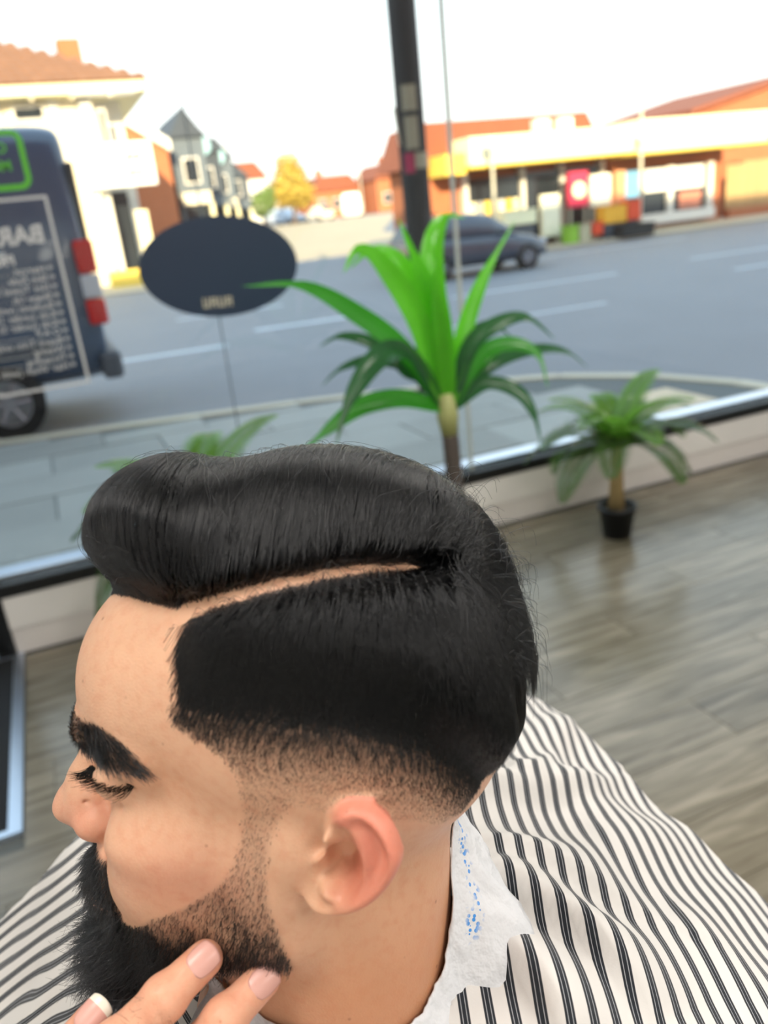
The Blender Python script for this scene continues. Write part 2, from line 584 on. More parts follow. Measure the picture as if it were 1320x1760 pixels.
M['wood_fence'] = per_object_tone(mat('fence_board', (0.72, 0.60, 0.42), 0.85, 0.1, 4), 0.08)
M['van_paint'] = mat('van_paint', (0.25, 0.32, 0.42), 0.22, 0.06, 1.0, coat=0.6)
M['car_paint'] = mat('car_paint', (0.24, 0.27, 0.33), 0.3, 0.06, 1.0, coat=0.5)
M['car_silver'] = mat('car_silver', (0.70, 0.74, 0.80), 0.3, 0.05, 1.0, coat=0.5)
M['car_white'] = mat('car_white', (0.95, 0.95, 0.93), 0.3, 0.03, 1.0)
M['car_cream'] = mat('car_cream', (0.95, 0.90, 0.80), 0.3, 0.03, 1.0)
M['tyre'] = mat('tyre', (0.07, 0.07, 0.08), 0.8, 0.2, 20)
M['rim'] = mat('wheel_rim', (0.62, 0.63, 0.66), 0.35, 0.05, 10, metal=0.6)
M['plastic'] = mat('bumper_plastic', (0.30, 0.33, 0.37), 0.6, 0.08, 10)
M['red_lens'] = mat('red_lens', (0.78, 0.10, 0.12), 0.25, 0.1, 10)
M['clear_lens'] = mat('clear_lens', (0.78, 0.80, 0.83), 0.2, 0.05, 10)
M['pole_wood'] = mat('pole_wood', (0.27, 0.27, 0.28), 0.85, 0.3, 6, 0.4, 30, stretch=(1, 1, 0.15))
M['paper'] = mat('paper_notice', (0.66, 0.64, 0.56), 0.9, 0.1, 15)
M['paper_pink'] = mat('pink_notice', (0.70, 0.26, 0.38), 0.9, 0.1, 15)
M['steel'] = mat('lamp_steel', (0.80, 0.78, 0.70), 0.5, 0.05, 5)
M['leaf_autumn'] = mat('autumn_leaf', (0.72, 0.62, 0.26), 0.7, 0.3, 0.7)
M['leaf_green_far'] = mat('green_leaf_far', (0.42, 0.52, 0.26), 0.7, 0.3, 0.7)
M['bark'] = mat('bark', (0.36, 0.29, 0.22), 0.9, 0.2, 5)

# road: level by the shop, rising gently behind the crossing
rd = MB()
ys = [3.0, 20.0, 70.0, 220.0]
zs = [-0.2, -0.2, 1.0, 1.6]
vs = []
for y, z in zip(ys, zs):
    vs += [(-60, y, z), (160, y, z)]
rd.add(vs, [(2 * i, 2 * i + 1, 2 * i + 3, 2 * i + 2) for i in range(3)])
road = tag(rd.build('road', M['asphalt']), 'grey asphalt road outside the shop window', None, None, 'structure')


def road_patch(name, pts, m, lift=0.004):
    n = len(pts)
    vs = [(p[0], p[1], ground_z(p[1]) + lift) for p in pts] + [(p[0], p[1], ground_z(p[1]) - 0.02) for p in pts]
    return MB().add(vs, [tuple(range(n)), tuple(reversed(range(n, 2 * n)))] + [(i, (i + 1) % n, n + (i + 1) % n, n + i) for i in range(n)]).build(name, m, road)


for (x0, y0, x1, y1, w) in [(3.4, 14.2, 5.6, 14.0, 0.28), (7.6, 14.6, 11.5, 14.4, 0.16), (14.0, 14.9, 18.0, 14.8, 0.16), (0.8, 13.0, 2.6, 12.9, 0.24), (11.0, 20.6, 19.0, 20.5, 0.12), (2.6, 18.0, 5.0, 17.9, 0.2), (12.6, 12.2, 16.5, 12.1, 0.14), (5.5, 11.0, 8.5, 10.9, 0.12)]:
    road_patch('lane_marking', [(x0, y0), (x1, y1), (x1, y1 + w), (x0, y0 + w)], M['marking'])

road_patch('side_street', [(5.6, 31.0), (16.5, 31.0), (19.0, 45.0), (34.0, 76.0), (19.5, 76.0), (9.0, 45.0)], mat('pale_street', (0.70, 0.64, 0.54), 0.85, 0.12, 0.4), 0.012)

KERB = [(-9.0, 10.3), (-4.0, 9.1), (-0.64, 8.3), (2.1, 7.62), (3.6, 7.12), (4.5, 6.6), (5.05, 5.95), (5.35, 5.2), (5.42, 4.4), (5.45, 3.55)]


def kerb_y(x):
    for (a, b), (c, d) in zip(KERB[:-1], KERB[1:]):
        if a <= x <= c:
            return b + (d - b) * (x - a) / (c - a)
    return 0.0


pv = MB()
poly = [(-9.0, 3.54)] + KERB[:]
n = len(poly)
pv.add([(p[0], p[1], -0.112) for p in poly] + [(p[0], p[1], -0.22) for p in poly], [tuple(range(n)), tuple(reversed(range(n, 2 * n)))] + [(i, (i + 1) % n, n + (i + 1) % n, n + i) for i in range(n)])
pave = tag(pv.build('pavement', M['joint']), 'grey slab pavement between the shop window and the kerb', None, None, 'structure')
SW, SD = 0.92, 0.62
r_i = 0
y = 3.56
while y < 9.2:
    x = -1.6 - (r_i % 2) * 0.46
    while x < 5.5:
        lim = min(kerb_y(x + 0.0), kerb_y(min(x + SW, 5.449))) - 0.16
        d = min(SD, lim - y)
        if d > 0.12:
            s = MB().box2((0, 0, -0.03), (SW - 0.012, d - 0.012, 0.0)).build('slab', M['slab'] if not (x > 3.6 and 4.2 < y < 5.2) else M['tactile'], pave)
            s.location = (x, y, -0.1 + rng.uniform(-0.003, 0.003))
        x += SW
    y += SD
    r_i += 1
# kerb stones follow the bend
kb = tag(empty('kerb', (0, 8, -0.1)), 'pale stone kerb along the pavement edge', None, None, 'structure')
for (a, b), (c, d) in zip(KERB[:-1], KERB[1:]):
    L = math.hypot(c - a, d - b)
    k = max(1, round(L / 0.9))
    for i in range(k):
        t = (i + 0.5) / k
        o = MB().box((0, 0, 0), (L / k - 0.01, 0.15, 0.13)).build('kerb_stone', M['kerb'], kb)
        o.location = (a + (c - a) * t, b + (d - b) * t - 0.07 - 8, -0.058)
        o.rotation_euler = (0, 0, math.atan2(d - b, c - a))

# far pavement in front of the shops on the right
fp = MB().box2((13.2, 22.2, -0.3), (60, 26.0, -0.06)).build('far_pavement', M['far_pave'])
tag(fp, 'sunlit pavement in front of the far shops', None, None, 'structure')
fp2 = MB().box2((-10, 26.5, -0.3), (5.2, 40.0, 0.02)).build('far_pavement', M['far_pave'])
tag(fp2, 'sunlit pavement at the foot of the cream corner building', None, None, 'structure')


# ---------------- telegraph pole with notices
def wrap(mb, r, z0, z1, a0, a1, n=8):
    vs = []
    for k in range(n + 1):
        t = a0 + (a1 - a0) * k / n
        vs += [(r * math.cos(t), r * math.sin(t), z0), (r * math.cos(t), r * math.sin(t), z1)]
    return mb.add(vs, [(2 * k, 2 * k + 2, 2 * k + 3, 2 * k + 1) for k in range(n)])


tp = empty('telegraph_pole', (3.31, 6.95, -0.1))
tag(tp, 'dark wooden telegraph pole with paper notices at the kerb', 'pole')
MB().tube([(0, 0, 0), (0, 0, 4), (0, 0, 9.5)], [0.128, 0.122, 0.105], 20).build('post', M['pole_wood'], tp, True)
dg = math.radians
for z0, z1, a0, a1, m in ((2.46, 2.66, 215, 275, 'paper'), (2.16, 2.42, 218, 272, 'paper'), (2.00, 2.13, 250, 330, 'paper'), (1.97, 2.13, 205, 248, 'paper_pink'), (1.50, 1.66, 262, 318, 'pole_wood')):
    wrap(MB(), 0.1275, z0, z1, dg(a0), dg(a1)).build('notice', M[m], tp)
MB().tube([(-0.128, -0.02, 2.2), (-0.16, -0.03, 2.5)], 0.012, 8).build('cable_clip', M['steel'], tp)


# ---------------- vehicles
def wheel(parent, x, y, z, r, w, side):
    t = MB()
    t.lathe([(r * 0.62, 0), (r * 0.92, 0.0), (r, w * 0.12), (r, w * 0.88), (r * 0.92, w), (r * 0.62, w)], (0, 0, 0), 28, 'y')
    o = t.build('wheel', M['tyre'], parent, True)
    o.location = (x, y - (w if side > 0 else 0), z)
    rm = MB()
    fy = 0.02 if side < 0 else w - 0.02
    rm.lathe([(0.0, fy), (r * 0.16, fy), (r * 0.2, fy + 0.02 * -side), (r * 0.2, fy + 0.05 * -side)], (0, 0, 0), 16, 'y')
    rm.lathe([(r * 0.64, fy), (r * 0.55, fy), (r * 0.55, fy + 0.06 * -side)], (0, 0, 0), 28, 'y')
    for k in range(6):
        t_ = 2 * math.pi * k / 6
        rm.tube([(r * 0.15 * math.cos(t_), fy - 0.004 * -side, r * 0.15 * math.sin(t_)), (r * 0.58 * math.cos(t_), fy, r * 0.58 * math.sin(t_))], r * 0.075, 6)
    rm.lathe([(0.0, w / 2), (r * 0.6, w / 2)], (0, 0, 0), 20, 'y')
    rm.build('rim', M['rim'], o)
    return o


def loft(stations, close=True):
    """stations: (x, half_bottom, half_mid, half_top, z0, z1, z2, crown) -> rounded car shell along x"""
    mb = MB()
    rings = []
    for (x, hb, hm, ht, z0, z1, z2) in stations:
        rg = [(x, -hb, z0), (x, -hm, z0 + (z1 - z0) * 0.45), (x, -hm * 0.995, z1), (x, -ht, z1 + (z2 - z1) * 0.86), (x, -ht * 0.86, z2 - 0.01), (x, 0, z2 + 0.02),
              (x, ht * 0.86, z2 - 0.01), (x, ht, z1 + (z2 - z1) * 0.86), (x, hm * 0.995, z1), (x, hm, z0 + (z1 - z0) * 0.45), (x, hb, z0)]
        rings.append(rg)
    m = len(rings[0])
    vs = [p for r in rings for p in r]
    fs = []
    for i in range(len(rings) - 1):
        for k in range(m):
            k2 = (k + 1) % m
            fs.append((i * m + k, i * m + k2, (i + 1) * m + k2, (i + 1) * m + k))
    fs.append(tuple(range(m)))
    fs.append(tuple(reversed([(len(rings) - 1) * m + k for k in range(m)])))
    return mb.add(vs, fs)


def car(name, loc, rz, paint, label, hatch=True, sx=1.0, detail=True):
    """front towards +x, 3.95 m long"""
    t = empty(name, loc, rz)
    t.scale = (sx, sx, sx)
    tag(t, label, 'car')
    body = [(-1.98, .66, .70, .66, .42, .62, .82), (-1.92, .74, .80, .74, .26, .66, .98), (-1.6, .80, .86, .80, .22, .74, 1.00), (-0.9, .82, .875, .82, .20, .74, .98), (0.5, .82, .875, .80, .20, .72, .95), (1.0, .82, .87, .76, .20, .68, .93), (1.6, .80, .85, .70, .22, .62, .82), (1.88, .74, .78, .62, .26, .54, .70), (1.97, .62, .66, .52, .34, .48, .60)]
    b = loft(body).build('body', M[paint], t, True)
    sb = b.modifiers.new('s', 'SUBSURF'); sb.levels = 1; sb.render_levels = 1
    gh_ = [(-1.90, .70, .72, .60, .93, .96, .97), (-1.62, .74, .74, .58, .93, 1.14, 1.36), (-1.2, .76, .76, .58, .93, 1.18, 1.47), (-0.3, .77, .77, .60, .92, 1.2, 1.50), (0.25, .77, .76, .60, .92, 1.17, 1.44), (0.75, .77, .74, .62, .90, 1.02, 1.16), (1.05, .74, .72, .62, .89, .91, .93)]
    g = loft(gh_).build('cabin', M[paint], t, True)
    if detail:
        for s in (-1, 1):
            for (p, nm) in (([(-1.35, 1.0), (-0.62, 1.0), (-0.62, 1.37), (-1.25, 1.35)], 'side_window'), ([(-0.55, 1.0), (0.25, 0.98), (0.12, 1.30), (-0.2, 1.38), (-0.55, 1.38)], 'side_window'), ([(0.31, 0.98), (0.72, 0.97), (0.2, 1.28)], 'side_window')):
                q = MB()
                vs_ = [(x_, s * (0.775 - (z_ - 0.95) * 0.31), z_) for x_, z_ in p]
                n_ = len(vs_)
                vs2 = [(a_[0], a_[1] - s * 0.02, a_[2]) for a_ in vs_]
                q.add(vs_ + vs2, [tuple(range(n_)), tuple(reversed(range(n_, 2 * n_)))] + [(i, (i + 1) % n_, n_ + (i + 1) % n_, n_ + i) for i in range(n_)])
                q.build(nm, M['dark_glass'], t)
            MB().box((1.80, s * 0.60, 0.64), (0.22, 0.22, 0.12)).build('headlight', M['clear_lens'], t, bevel=0.03)
            MB().box((-1.90, s * 0.66, 0.84), (0.14, 0.16, 0.18)).build('tail_light', M['red_lens'], t, bevel=0.03)
            MB().box((0.55, s * 0.93, 0.98), (0.12, 0.16, 0.12)).build('mirror', M[paint], t, bevel=0.03)
            MB().box((-0.05, s * 0.882, 0.72), (0.16, 0.02, 0.03)).build('door_handle', M['plastic'], t)
        q = MB().add([(0.30, -.56, 1.42), (0.30, .56, 1.42), (0.98, .66, 0.96), (0.98, -.66, 0.96)], [(0, 1, 2, 3)])
        q.build('windscreen', M['dark_glass'], t)
        q = MB().add([(-1.66, -.54, 1.37), (-1.66, .54, 1.37), (-1.91, .60, 1.0), (-1.91, -.60, 1.0)], [(0, 3, 2, 1)])
        q.build('rear_window', M['dark_glass'], t)
        MB().box((-1.96, 0, 0.62), (0.05, 0.5, 0.11)).build('number_plate', M['clear_lens'], t)
    for x_ in (-1.25, 1.25):
        for s in (-1, 1):
            wheel(t, x_, s * 0.885, 0.315, 0.315, 0.2, s)
    return t


car('dark_car', (10.34, 18.9, -0.2), 0.0, 'car_paint', 'dark grey hatchback driving past behind the tall leafy plant')
car('parked_car', (24.2, 82.0, 1.05), math.radians(-60), 'car_silver', 'pale blue-grey car far down the street above the oval sign', sx=1.15)
car('parked_car', (28.6, 84.0, 1.05), math.radians(100), 'car_cream', 'small cream car beside the red lights far down the street')
car('parked_car', (33.0, 22.0, -0.2), math.radians(0), 'car_white', 'white car cut off at the right edge by the wooden fence', sx=1.15)

van = empty('van', (-2.3, 8.62, -0.2))
van.scale = (1, 1, 1.075)
tag(van, 'dark navy delivery van parked outside behind the window lettering', 'van')
st = []
for x, ins, top in ((-2.9, .30, 1.2), (-2.7, .1, 1.5), (-2.0, .02, 1.9), (-1.4, .0, 2.55), (-1.0, 0, 2.70), (2.3, 0, 2.72), (2.70, 0.02, 2.70), (2.80, 0.06, 2.66), (2.84, 0.12, 2.58)):
    H = 1.0 - ins
    st.append((x, H - .04, H, H - .13, .34 + ins * .5, 1.5 if top > 2 else top * .6, top))
v_b = loft(st).build('body', M['van_paint'], van, True)
v_b.location = (0, 1.0, 0)
md = v_b.modifiers.new('s', 'SUBSURF'); md.levels = 1; md.render_levels = 2
for s, yy in ((-1, 0.0), (1, 2.0)):
    l = MB()
    for z0, z1, m in ((1.40, 1.70, 'red_lens'), (1.18, 1.40, 'clear_lens'), (0.94, 1.18, 'red_lens')):
        MB().box2((2.70, yy - 0.012 if s < 0 else yy - 0.16, z0), (2.885, yy + 0.16 if s < 0 else yy + 0.012, z1 - 0.008)).build('tail_lens', M[m], van, bevel=0.025)
    MB().box2((-0.9, yy - 0.02, 0.74), (2.3, yy + 0.02, 0.86)).build('side_moulding', M['plastic'], van, bevel=0.015)
    for x in (-1.85, 1.78):
        wheel(van, x, yy + (0.02 if s < 0 else -0.02), 0.345, 0.345, 0.24, s)
MB().box2((2.72, 0.02, 0.42), (2.93, 1.98, 0.68)).build('rear_bumper', M['plastic'], van, bevel=0.05)
MB().box2((2.80, 0.14, 1.55), (2.87, 0.96, 2.35)).build('rear_window', M['dark_glass'], van, bevel=0.02)
MB().box2((2.80, 1.04, 1.55), (2.87, 1.86, 2.35)).build('rear_window', M['dark_glass'], van, bevel=0.02)
wv = empty('white_van', (30.0, 78.0, 1.0), math.radians(70))
tag(wv, 'white van far down the sunlit street left of the pole', 'van')
st = [(-2.4, .8, .85, .8, .4, 1.2, 2.2), (-2.3, .9, .95, .85, .35, 1.3, 2.35), (1.0, .9, .95, .85, .35, 1.3, 2.35), (1.6, .9, .95, .8, .35, 1.2, 1.7), (2.4, .8, .85, .7, .4, .8, 1.1)]
loft(st).build('body', M['car_white'], wv, True)
for x in (-1.5, 1.5):
    for s in (-1, 1):
        wheel(wv, x, s * 0.96, 0.34, 0.34, 0.2, s)


# ---------------- cream corner building on the left, with its tiled hip roof
def panel(parent, name, m, x0, x1, z0, z1, y, d=0.12):
    return MB().box2((x0, y - d, z0), (x1, y + d, z1)).build(name, M[m], parent)


cb = empty('corner_building', (0, 30, 0))
tag(cb, 'cream corner building with an orange tiled hip roof', 'building')
MB().box2((-9, 0.3, -0.2), (2.95, 10, 6.0)).build('wall', M['render_cream'], cb)
MB().box2((2.95, 1.4, -0.2), (4.0, 10, 6.0)).build('side_wall', M['render_white'], cb)
MB().box2((-9, -0.5, 5.98), (4.75, 10.6, 6.30)).build('eaves_board', M['fascia'], cb)
for x in np.arange(-8.5, 4.7, 1.2):
    MB().box2((x, -0.42, 5.86), (x + 0.12, 0.3, 5.98)).build('eaves_bracket', M['render_cream'], cb)
for x0, x1 in ((-2.2, -1.4), (-0.1, 0.55), (2.55, 2.95)):
    MB().box2((x0, 0.12, 0.0), (x1 if x1 - x0 < .5 else x0 + 0.25, 0.34, 5.9)).build('pilaster', M['render_white'], cb)
for x0, x1, z0, z1 in ((-1.6, -0.4, 3.8, 5.4), (0.5, 1.5, 5.35, 5.8), (3.05, 3.35, 4.4, 5.6)):
    w_ = MB().box2((x0, 0.2, z0), (x1, 0.36, z1)).build('window', M['render_white'], cb)
    MB().box2((x0 + .08, 0.18, z0 + .08), (x1 - .08, 0.24, z1 - .08)).build('pane', M['dark_glass'], w_)
MB().lathe([(0.0, 0), (0.22, 0), (0.16, -.08), (0.0, -.1)], (1.75, 0.3, 5.75), 12, 'y').build('ornament', M['render_white'], cb)
sgn = MB().box2((2.2, -0.55, 3.15), (4.5, -0.35, 4.5)).build('sign_board', M['car_white'], cb, bevel=0.03)
for k, c_ in enumerate(((0.75, 0.3, 0.45), (0.55, 0.65, 0.25), (0.9, 0.65, 0.2), (0.7, 0.3, 0.6), (0.85, 0.45, 0.25), (0.6, 0.7, 0.35))):
    a = 2 * math.pi * k / 6
    MB().lathe([(0.0, -.58), (0.10, -.58), (0.10, -.55)], (3.85 + .24 * math.cos(a), 0, 3.8 + .28 * math.sin(a)), 10, 'y').build('logo_dot', mat('logo_colour', c_, 0.6, 0.05), sgn)
MB().box2((2.35, -0.3, 0.0), (2.62, -0.05, 3.2)).build('column', M['fascia'], cb)
MB().box2((3.6, -0.3, 0.0), (4.0, 0.0, 2.4)).build('column', M['fascia'], cb)
MB().box2((2.66, 0.9, 0.0), (3.6, 1.1, 3.1)).build('shop_door', M['dark_glass'], cb)
MB().box2((2.3, -0.8, -0.1), (4.6, -0.5, 0.55)).build('low_wall', M['fascia_edge'], cb)
# hip roof: front slope carries real tiles
ap = np.array((-3.2, 5.0, 9.5)); c1 = np.array((4.78, -0.55, 6.28)); c0 = np.array((-9.2, -0.55, 6.28)); c2 = np.array((4.78, 10.7, 6.28)); c3 = np.array((-9.2, 10.7, 6.28))
rb = MB().add([c0, c1, c2, c3, ap], [(0, 1, 4), (1, 2, 4), (2, 3, 4), (3, 0, 4), (0, 3, 2, 1)])
roof = rb.build('roof', M['roof_far'], cb)
up = (ap - (c0 + c1) / 2)
up = np.array((0, up[1], up[2])); L_up = np.linalg.norm(up); up /= L_up
nrm = np.cross(np.array((1.0, 0, 0)), up)
tile_me = MB()
tv = []
for k in range(5):
    a = math.pi * k / 4
    tv += [(-0.17 + 0.085 * k, 0, 0.05 * math.sin(a) + 0.03), (-0.17 + 0.085 * k, 0.44, 0.05 * math.sin(a) + 0.004)]
tile_me.add(tv, [(2 * k, 2 * k + 2, 2 * k + 3, 2 * k + 1) for k in range(4)])
tile_me.add([tv[0], tv[2], tv[4], tv[6], tv[8], (0.17, 0, 0), (-0.17, 0, 0)], [(0, 1, 2, 3, 4, 5, 6)])
tile_mesh = tile_me.mesh('roof_tile', M['tile_roof'])
count = 0
for r_ in range(13):
    d = r_ * 0.36
    x_hi = 4.78 - (4.78 + 3.2) * d / L_up
    for k in range(17):
        x = x_hi - 0.2 - k * 0.35
        if x < -0.6:
            break
        p = np.array((x, -0.55, 6.28)) + up * d + nrm * 0.01
        o = bpy.data.objects.new('roof_tile', tile_mesh)
        o.matrix_local = Matrix.Translation(p) @ Matrix((Vector((1, 0, 0)), Vector(up), Vector(nrm))).transposed().to_4x4()
        link(o, roof)
        count += 1
MB().box2((2.45, 2.3, 6.6), (3.2, 3.2, 8.05)).build('chimney', M['brick'], cb)

# ---------------- gable house and the shaded row behind
gb = empty('gable_house', (6.0, 41.2, 0))
tag(gb, 'orange brick gable house behind the cream corner building', 'building')
MB().prism([(-1.2, 0), (1.0, 0), (1.0, 5.4), (-0.4, 6.6), (-1.2, 6.9)], 0, 7).build('wall', M['brick'], gb)
MB().prism([(-1.3, 6.75), (1.15, 5.1), (1.15, 5.6), (-1.3, 7.25)], -0.3, 7).build('verge_board', M['render_white'], gb)
for i, (x0, w, y0, h, m, lab) in enumerate(((7.4, 1.6, 42.5, 6.3, 'slate', 'tall grey shop house next to the orange gable'), (9.4, 2.0, 50, 6.2, 'slate_dark', 'dark shop house in the middle of the shaded row'), (12.0, 2.0, 58, 6.4, 'slate', 'grey shop house near the far end of the shaded row'), (14.8, 2.4, 67, 5.6, 'slate_dark', 'last low shop house of the shaded row'))):
    t = empty('shop_house', (x0, y0, 0.4))
    tag(t, lab, 'building', 'row of shaded shop houses')
    MB().box2((0, 0, -0.6), (w, 7, h - 0.9)).build('wall', M[m], t)
    MB().prism([(-.1, h - .9), (w + .1, h - .9), (w / 2, h + .4)], -.2, 7).build('roof', M['slate_dark'], t)
    MB().box2((.1, -.35, 2.35), (w - .1, -.02, 2.9)).build('fascia_sign', M['slate' if i % 2 else 'render_cream'], t)
    MB().box2((.2, -.05, .2), (w - .2, .02, 2.2)).build('shop_window', M['dark_glass'], t)
    wd = MB().box2((w * .25, -.06, 3.3), (w * .75, .02, 4.5)).build('window', M['render_white'], t)
    MB().box2((w * .25 + .08, -.09, 3.38), (w * .75 - .08, -.05, 4.42)).build('pane', M['dark_glass'], wd)
    MB().box2((w - .2, -.2, 0), (w, 0, 2.4)).build('pillar', M['fascia'], t)
    if i in (1, 2):
        MB().lathe([(0.0, -.3), (.5, -.3), (.55, -.2), (.5, -.1)], (w / 2, 0, 5.6), 20, 'y').build('round_sign', mat('pale_teal', (0.62, 0.78, 0.82), 0.5, 0.1, 2), t)


# ---------------- trees and houses at the end of the street
def leaf_ball(parent, name, m, blobs, n, size, seed):
    r2 = np.random.default_rng(seed)
    mb = MB()
    vs, fs = [], []
    tot = sum(b[3] ** 3 for b in blobs)
    for (x, y, z, r) in blobs:
        k = int(n * r ** 3 / tot)
        d = r2.normal(size=(k, 3))
        d /= np.linalg.norm(d, axis=1)[:, None]
        p = np.array((x, y, z)) + d * r * r2.uniform(0.55, 1.0, (k, 1))
        a = r2.normal(size=(k, 3)); a /= np.linalg.norm(a, axis=1)[:, None]
        b = np.cross(a, d); b /= np.linalg.norm(b, axis=1)[:, None] + 1e-9
        s = size * r2.uniform(0.6, 1.3, (k, 1))
        q = np.stack([p - a * s, p + b * s * .5, p + a * s, p - b * s * .5], 1).reshape(-1, 3)
        base = len(vs)
        vs.extend(q.tolist())
        fs.extend([(base + 4 * i, base + 4 * i + 1, base + 4 * i + 2, base + 4 * i + 3) for i in range(k)])
    o = mb.add(vs, fs).build(name, M[m], parent)
    o['kind'] = 'stuff'
    return o


tr = empty('autumn_tree', (22.8, 74, 1.0))
tag(tr, 'yellow-green autumn tree at the far end of the street', 'tree')
MB().tube([(0, 0, -.2), (.1, 0, 1.5), (0, 0, 4.0)], [.22, .18, .08], 8).build('trunk', M['bark'], tr)
for a in range(5):
    MB().tube([(0, 0, 1.6 + a * .4), (1.0 * math.cos(a * 2.1), 1.0 * math.sin(a * 2.1), 3.2 + a * .5)], [.09, .03], 6).build('branch', M['bark'], tr)
leaf_ball(tr, 'crown', 'leaf_autumn', [(0, 0, 3.4, 1.9), (.9, 0, 2.6, 1.4), (-.9, .3, 2.7, 1.3), (.1, 0, 5.1, 1.2), (.5, .2, 4.3, 1.2)], 2600, .22, 3)
tr = empty('green_tree', (18.9, 70, 1.0))
tag(tr, 'small dark green tree left of the autumn tree', 'tree')
MB().tube([(0, 0, -.2), (0, 0, 2)], [.15, .08], 8).build('trunk', M['bark'], tr)
leaf_ball(tr, 'crown', 'leaf_green_far', [(0, 0, 2.0, 1.2), (.5, 0, 2.6, .9)], 700, .2, 4)
for i, (x, y, w, h, m, lab) in enumerate(((23.0, 104, 6.0, 5.6, 'render_white', 'white house at the end of the street left of the tree'), (37.5, 112, 7.0, 3.6, 'brick', 'brick house right of the autumn tree'), (45.5, 108, 7.5, 4.4, 'brick', 'brick house next to the telegraph pole, far away'), (30.5, 118, 5.5, 3.2, 'render_cream', 'cream house half hidden behind the autumn tree'))):
    t = empty('far_house', (x, y, 1.1))
    tag(t, lab, 'house', 'houses at the end of the street')
    MB().box2((0, 0, -.5), (w, 8, h)).build('wall', M[m], t)
    MB().prism([(-.3, h), (w + .3, h), (w * .8, h + 1.9), (w * .2, h + 1.9)], -.4, 8).build('roof', M['roof_far'], t)
    for k in range(3):
        wd = MB().box2((w * (.12 + .3 * k), -.06, 1.2), (w * (.28 + .3 * k), .02, 2.6)).build('window', M['render_white'], t)
        MB().box2((w * (.12 + .3 * k) + .1, -.1, 1.3), (w * (.28 + .3 * k) - .1, -.05, 2.5)).build('pane', M['dark_glass'], wd)
    MB().box2((w * .3, 3, h + 1.2), (w * .4, 4, h + 2.9)).build('chimney', M['brick'], t)

# ---------------- the low shops on the right
SY = 24.0
k_ = SY / 28.0


def sx_(px, py):
    p = on_y(px, py, SY)
    return p[0], p[2]


fs_ = empty('corner_shop', (0, SY, 0))
tag(fs_, 'low brick shop with a long cream fascia and goods outside', 'shop')
MB().box2((11.9, 0.6, -0.2), (19.1, 3.0, 2.7)).build('wall', M['brick'], fs_)
MB().prism([(11.5, 2.7), (19.0, 2.7), (18.2, 3.95), (12.1, 3.95)], 0.5, 3.2).build('roof', M['roof_far'], fs_)
MB().box2((12.9, -0.9, 2.55), (19.05, 0.6, 3.35)).build('fascia_sign', M['fascia'], fs_, bevel=0.02)
MB().box2((12.85, -0.95, 2.47), (19.1, 0.6, 2.55)).build('fascia_trim', M['fascia_edge'], fs_)
MB().box2((12.2, -0.6, 2.35), (12.9, 0.6, 2.95)).build('side_sign', M['fascia_edge'], fs_)
MB().box2((13.35, 0.4, 0.5), (15.4, 0.62, 2.2)).build('shop_window', M['dark_glass'], fs_)
MB().box2((15.6, 0.4, 0.0), (18.6, 0.62, 2.25)).build('shop_window', M['dark_glass'], fs_)
for x in (13.3, 15.45, 17.0, 18.65):
    MB().box2((x, 0.3, 0.0), (x + .14, 0.6, 2.4)).build('mullion', M['render_white'], fs_)
for x in (16.0, 16.9):
    MB().box2((x, 0.2, 3.4), (x + .55, 0.7, 3.8)).build('dormer', M['render_white'], fs_)
for k in range(7):
    MB().box2((13.5 + k * .27, 0.32, 0.9 + .06 * (k % 3)), (13.68 + k * .27, 0.4, 1.5)).build('window_poster', M[('fascia', 'render_white', 'fascia_edge')[k % 3]], fs_)
rs = empty('white_front_shop', (0, SY, 0))
tag(rs, 'low shop with wide white framed window and cream fascia on the right', 'shop')
MB().box2((19.3, 0.7, -0.2), (24.4, 8, 3.2)).build('wall', M['brick'], rs)
MB().box2((19.3, -0.6, 2.50), (25.3, 0.7, 3.5)).build('fascia_sign', M['fascia'], rs, bevel=0.02)
MB().box2((19.3, -0.62, 2.42), (25.35, 0.7, 2.50)).build('fascia_trim', M['fascia_edge'], rs)
MB().box2((19.4, 0.3, 0.1), (23.8, 0.72, 0.45)).build('stall_riser', M['render_white'], rs)
for x in (19.45, 21.6, 23.45):
    MB().box2((x, 0.3, 0.45), (x + .22, 0.72, 2.0)).build('window_post', M['render_white'], rs)
MB().box2((19.6, 0.45, 0.45), (23.5, 0.71, 2.0)).build('shop_window', M['dark_glass'], rs)
MB().box2((20.6, 0.4, 1.2), (23.3, 0.45, 1.95)).build('window_blind', M['car_white'], rs)
MB().box2((19.75, 0.4, 1.1), (20.45, 0.45, 1.95)).build('window_poster', mat('poster_blue', (0.45, 0.68, 0.85), 0.6, 0.3, 4), rs)
MB().box2((22.2, 0.4, 0.5), (23.2, 0.45, 1.05)).build('window_poster', mat('poster_salmon', (0.85, 0.55, 0.45), 0.6, 0.3, 4), rs)
bh = empty('brick_house', (0, SY + 2.5, 0))
tag(bh, 'orange brick gable end at the right edge above the fence', 'building')
MB().prism([(24.6, -0.2), (36, -0.2), (36, 5.2), (30, 4.9), (24.6, 3.75)], 0, 7).build('wall', M['brick'], bh)
MB().prism([(24.4, 3.75), (30, 4.92), (36, 5.25), (36, 5.45), (30, 5.12), (24.4, 3.95)], -.2, 7).build('roof_edge', M['roof_far'], bh)
fe = empty('wooden_fence', (0, SY + 1.0, -0.1))
tag(fe, 'tall wooden board fence beside the white front shop', 'fence')
for k in range(34):
    MB().box2((25.0 + k * .2, 0, 0), (25.19 + k * .2, .03, 2.0 + .02 * (k % 2))).build('board', M['wood_fence'], fe)
MB().box2((25.0, .03, .4), (31.8, .08, .5)).build('rail', M['wood_fence'], fe)
MB().box2((24.9, -.3, -0.1), (31.8, 0, .35)).build('plinth', M['brick'], fe)

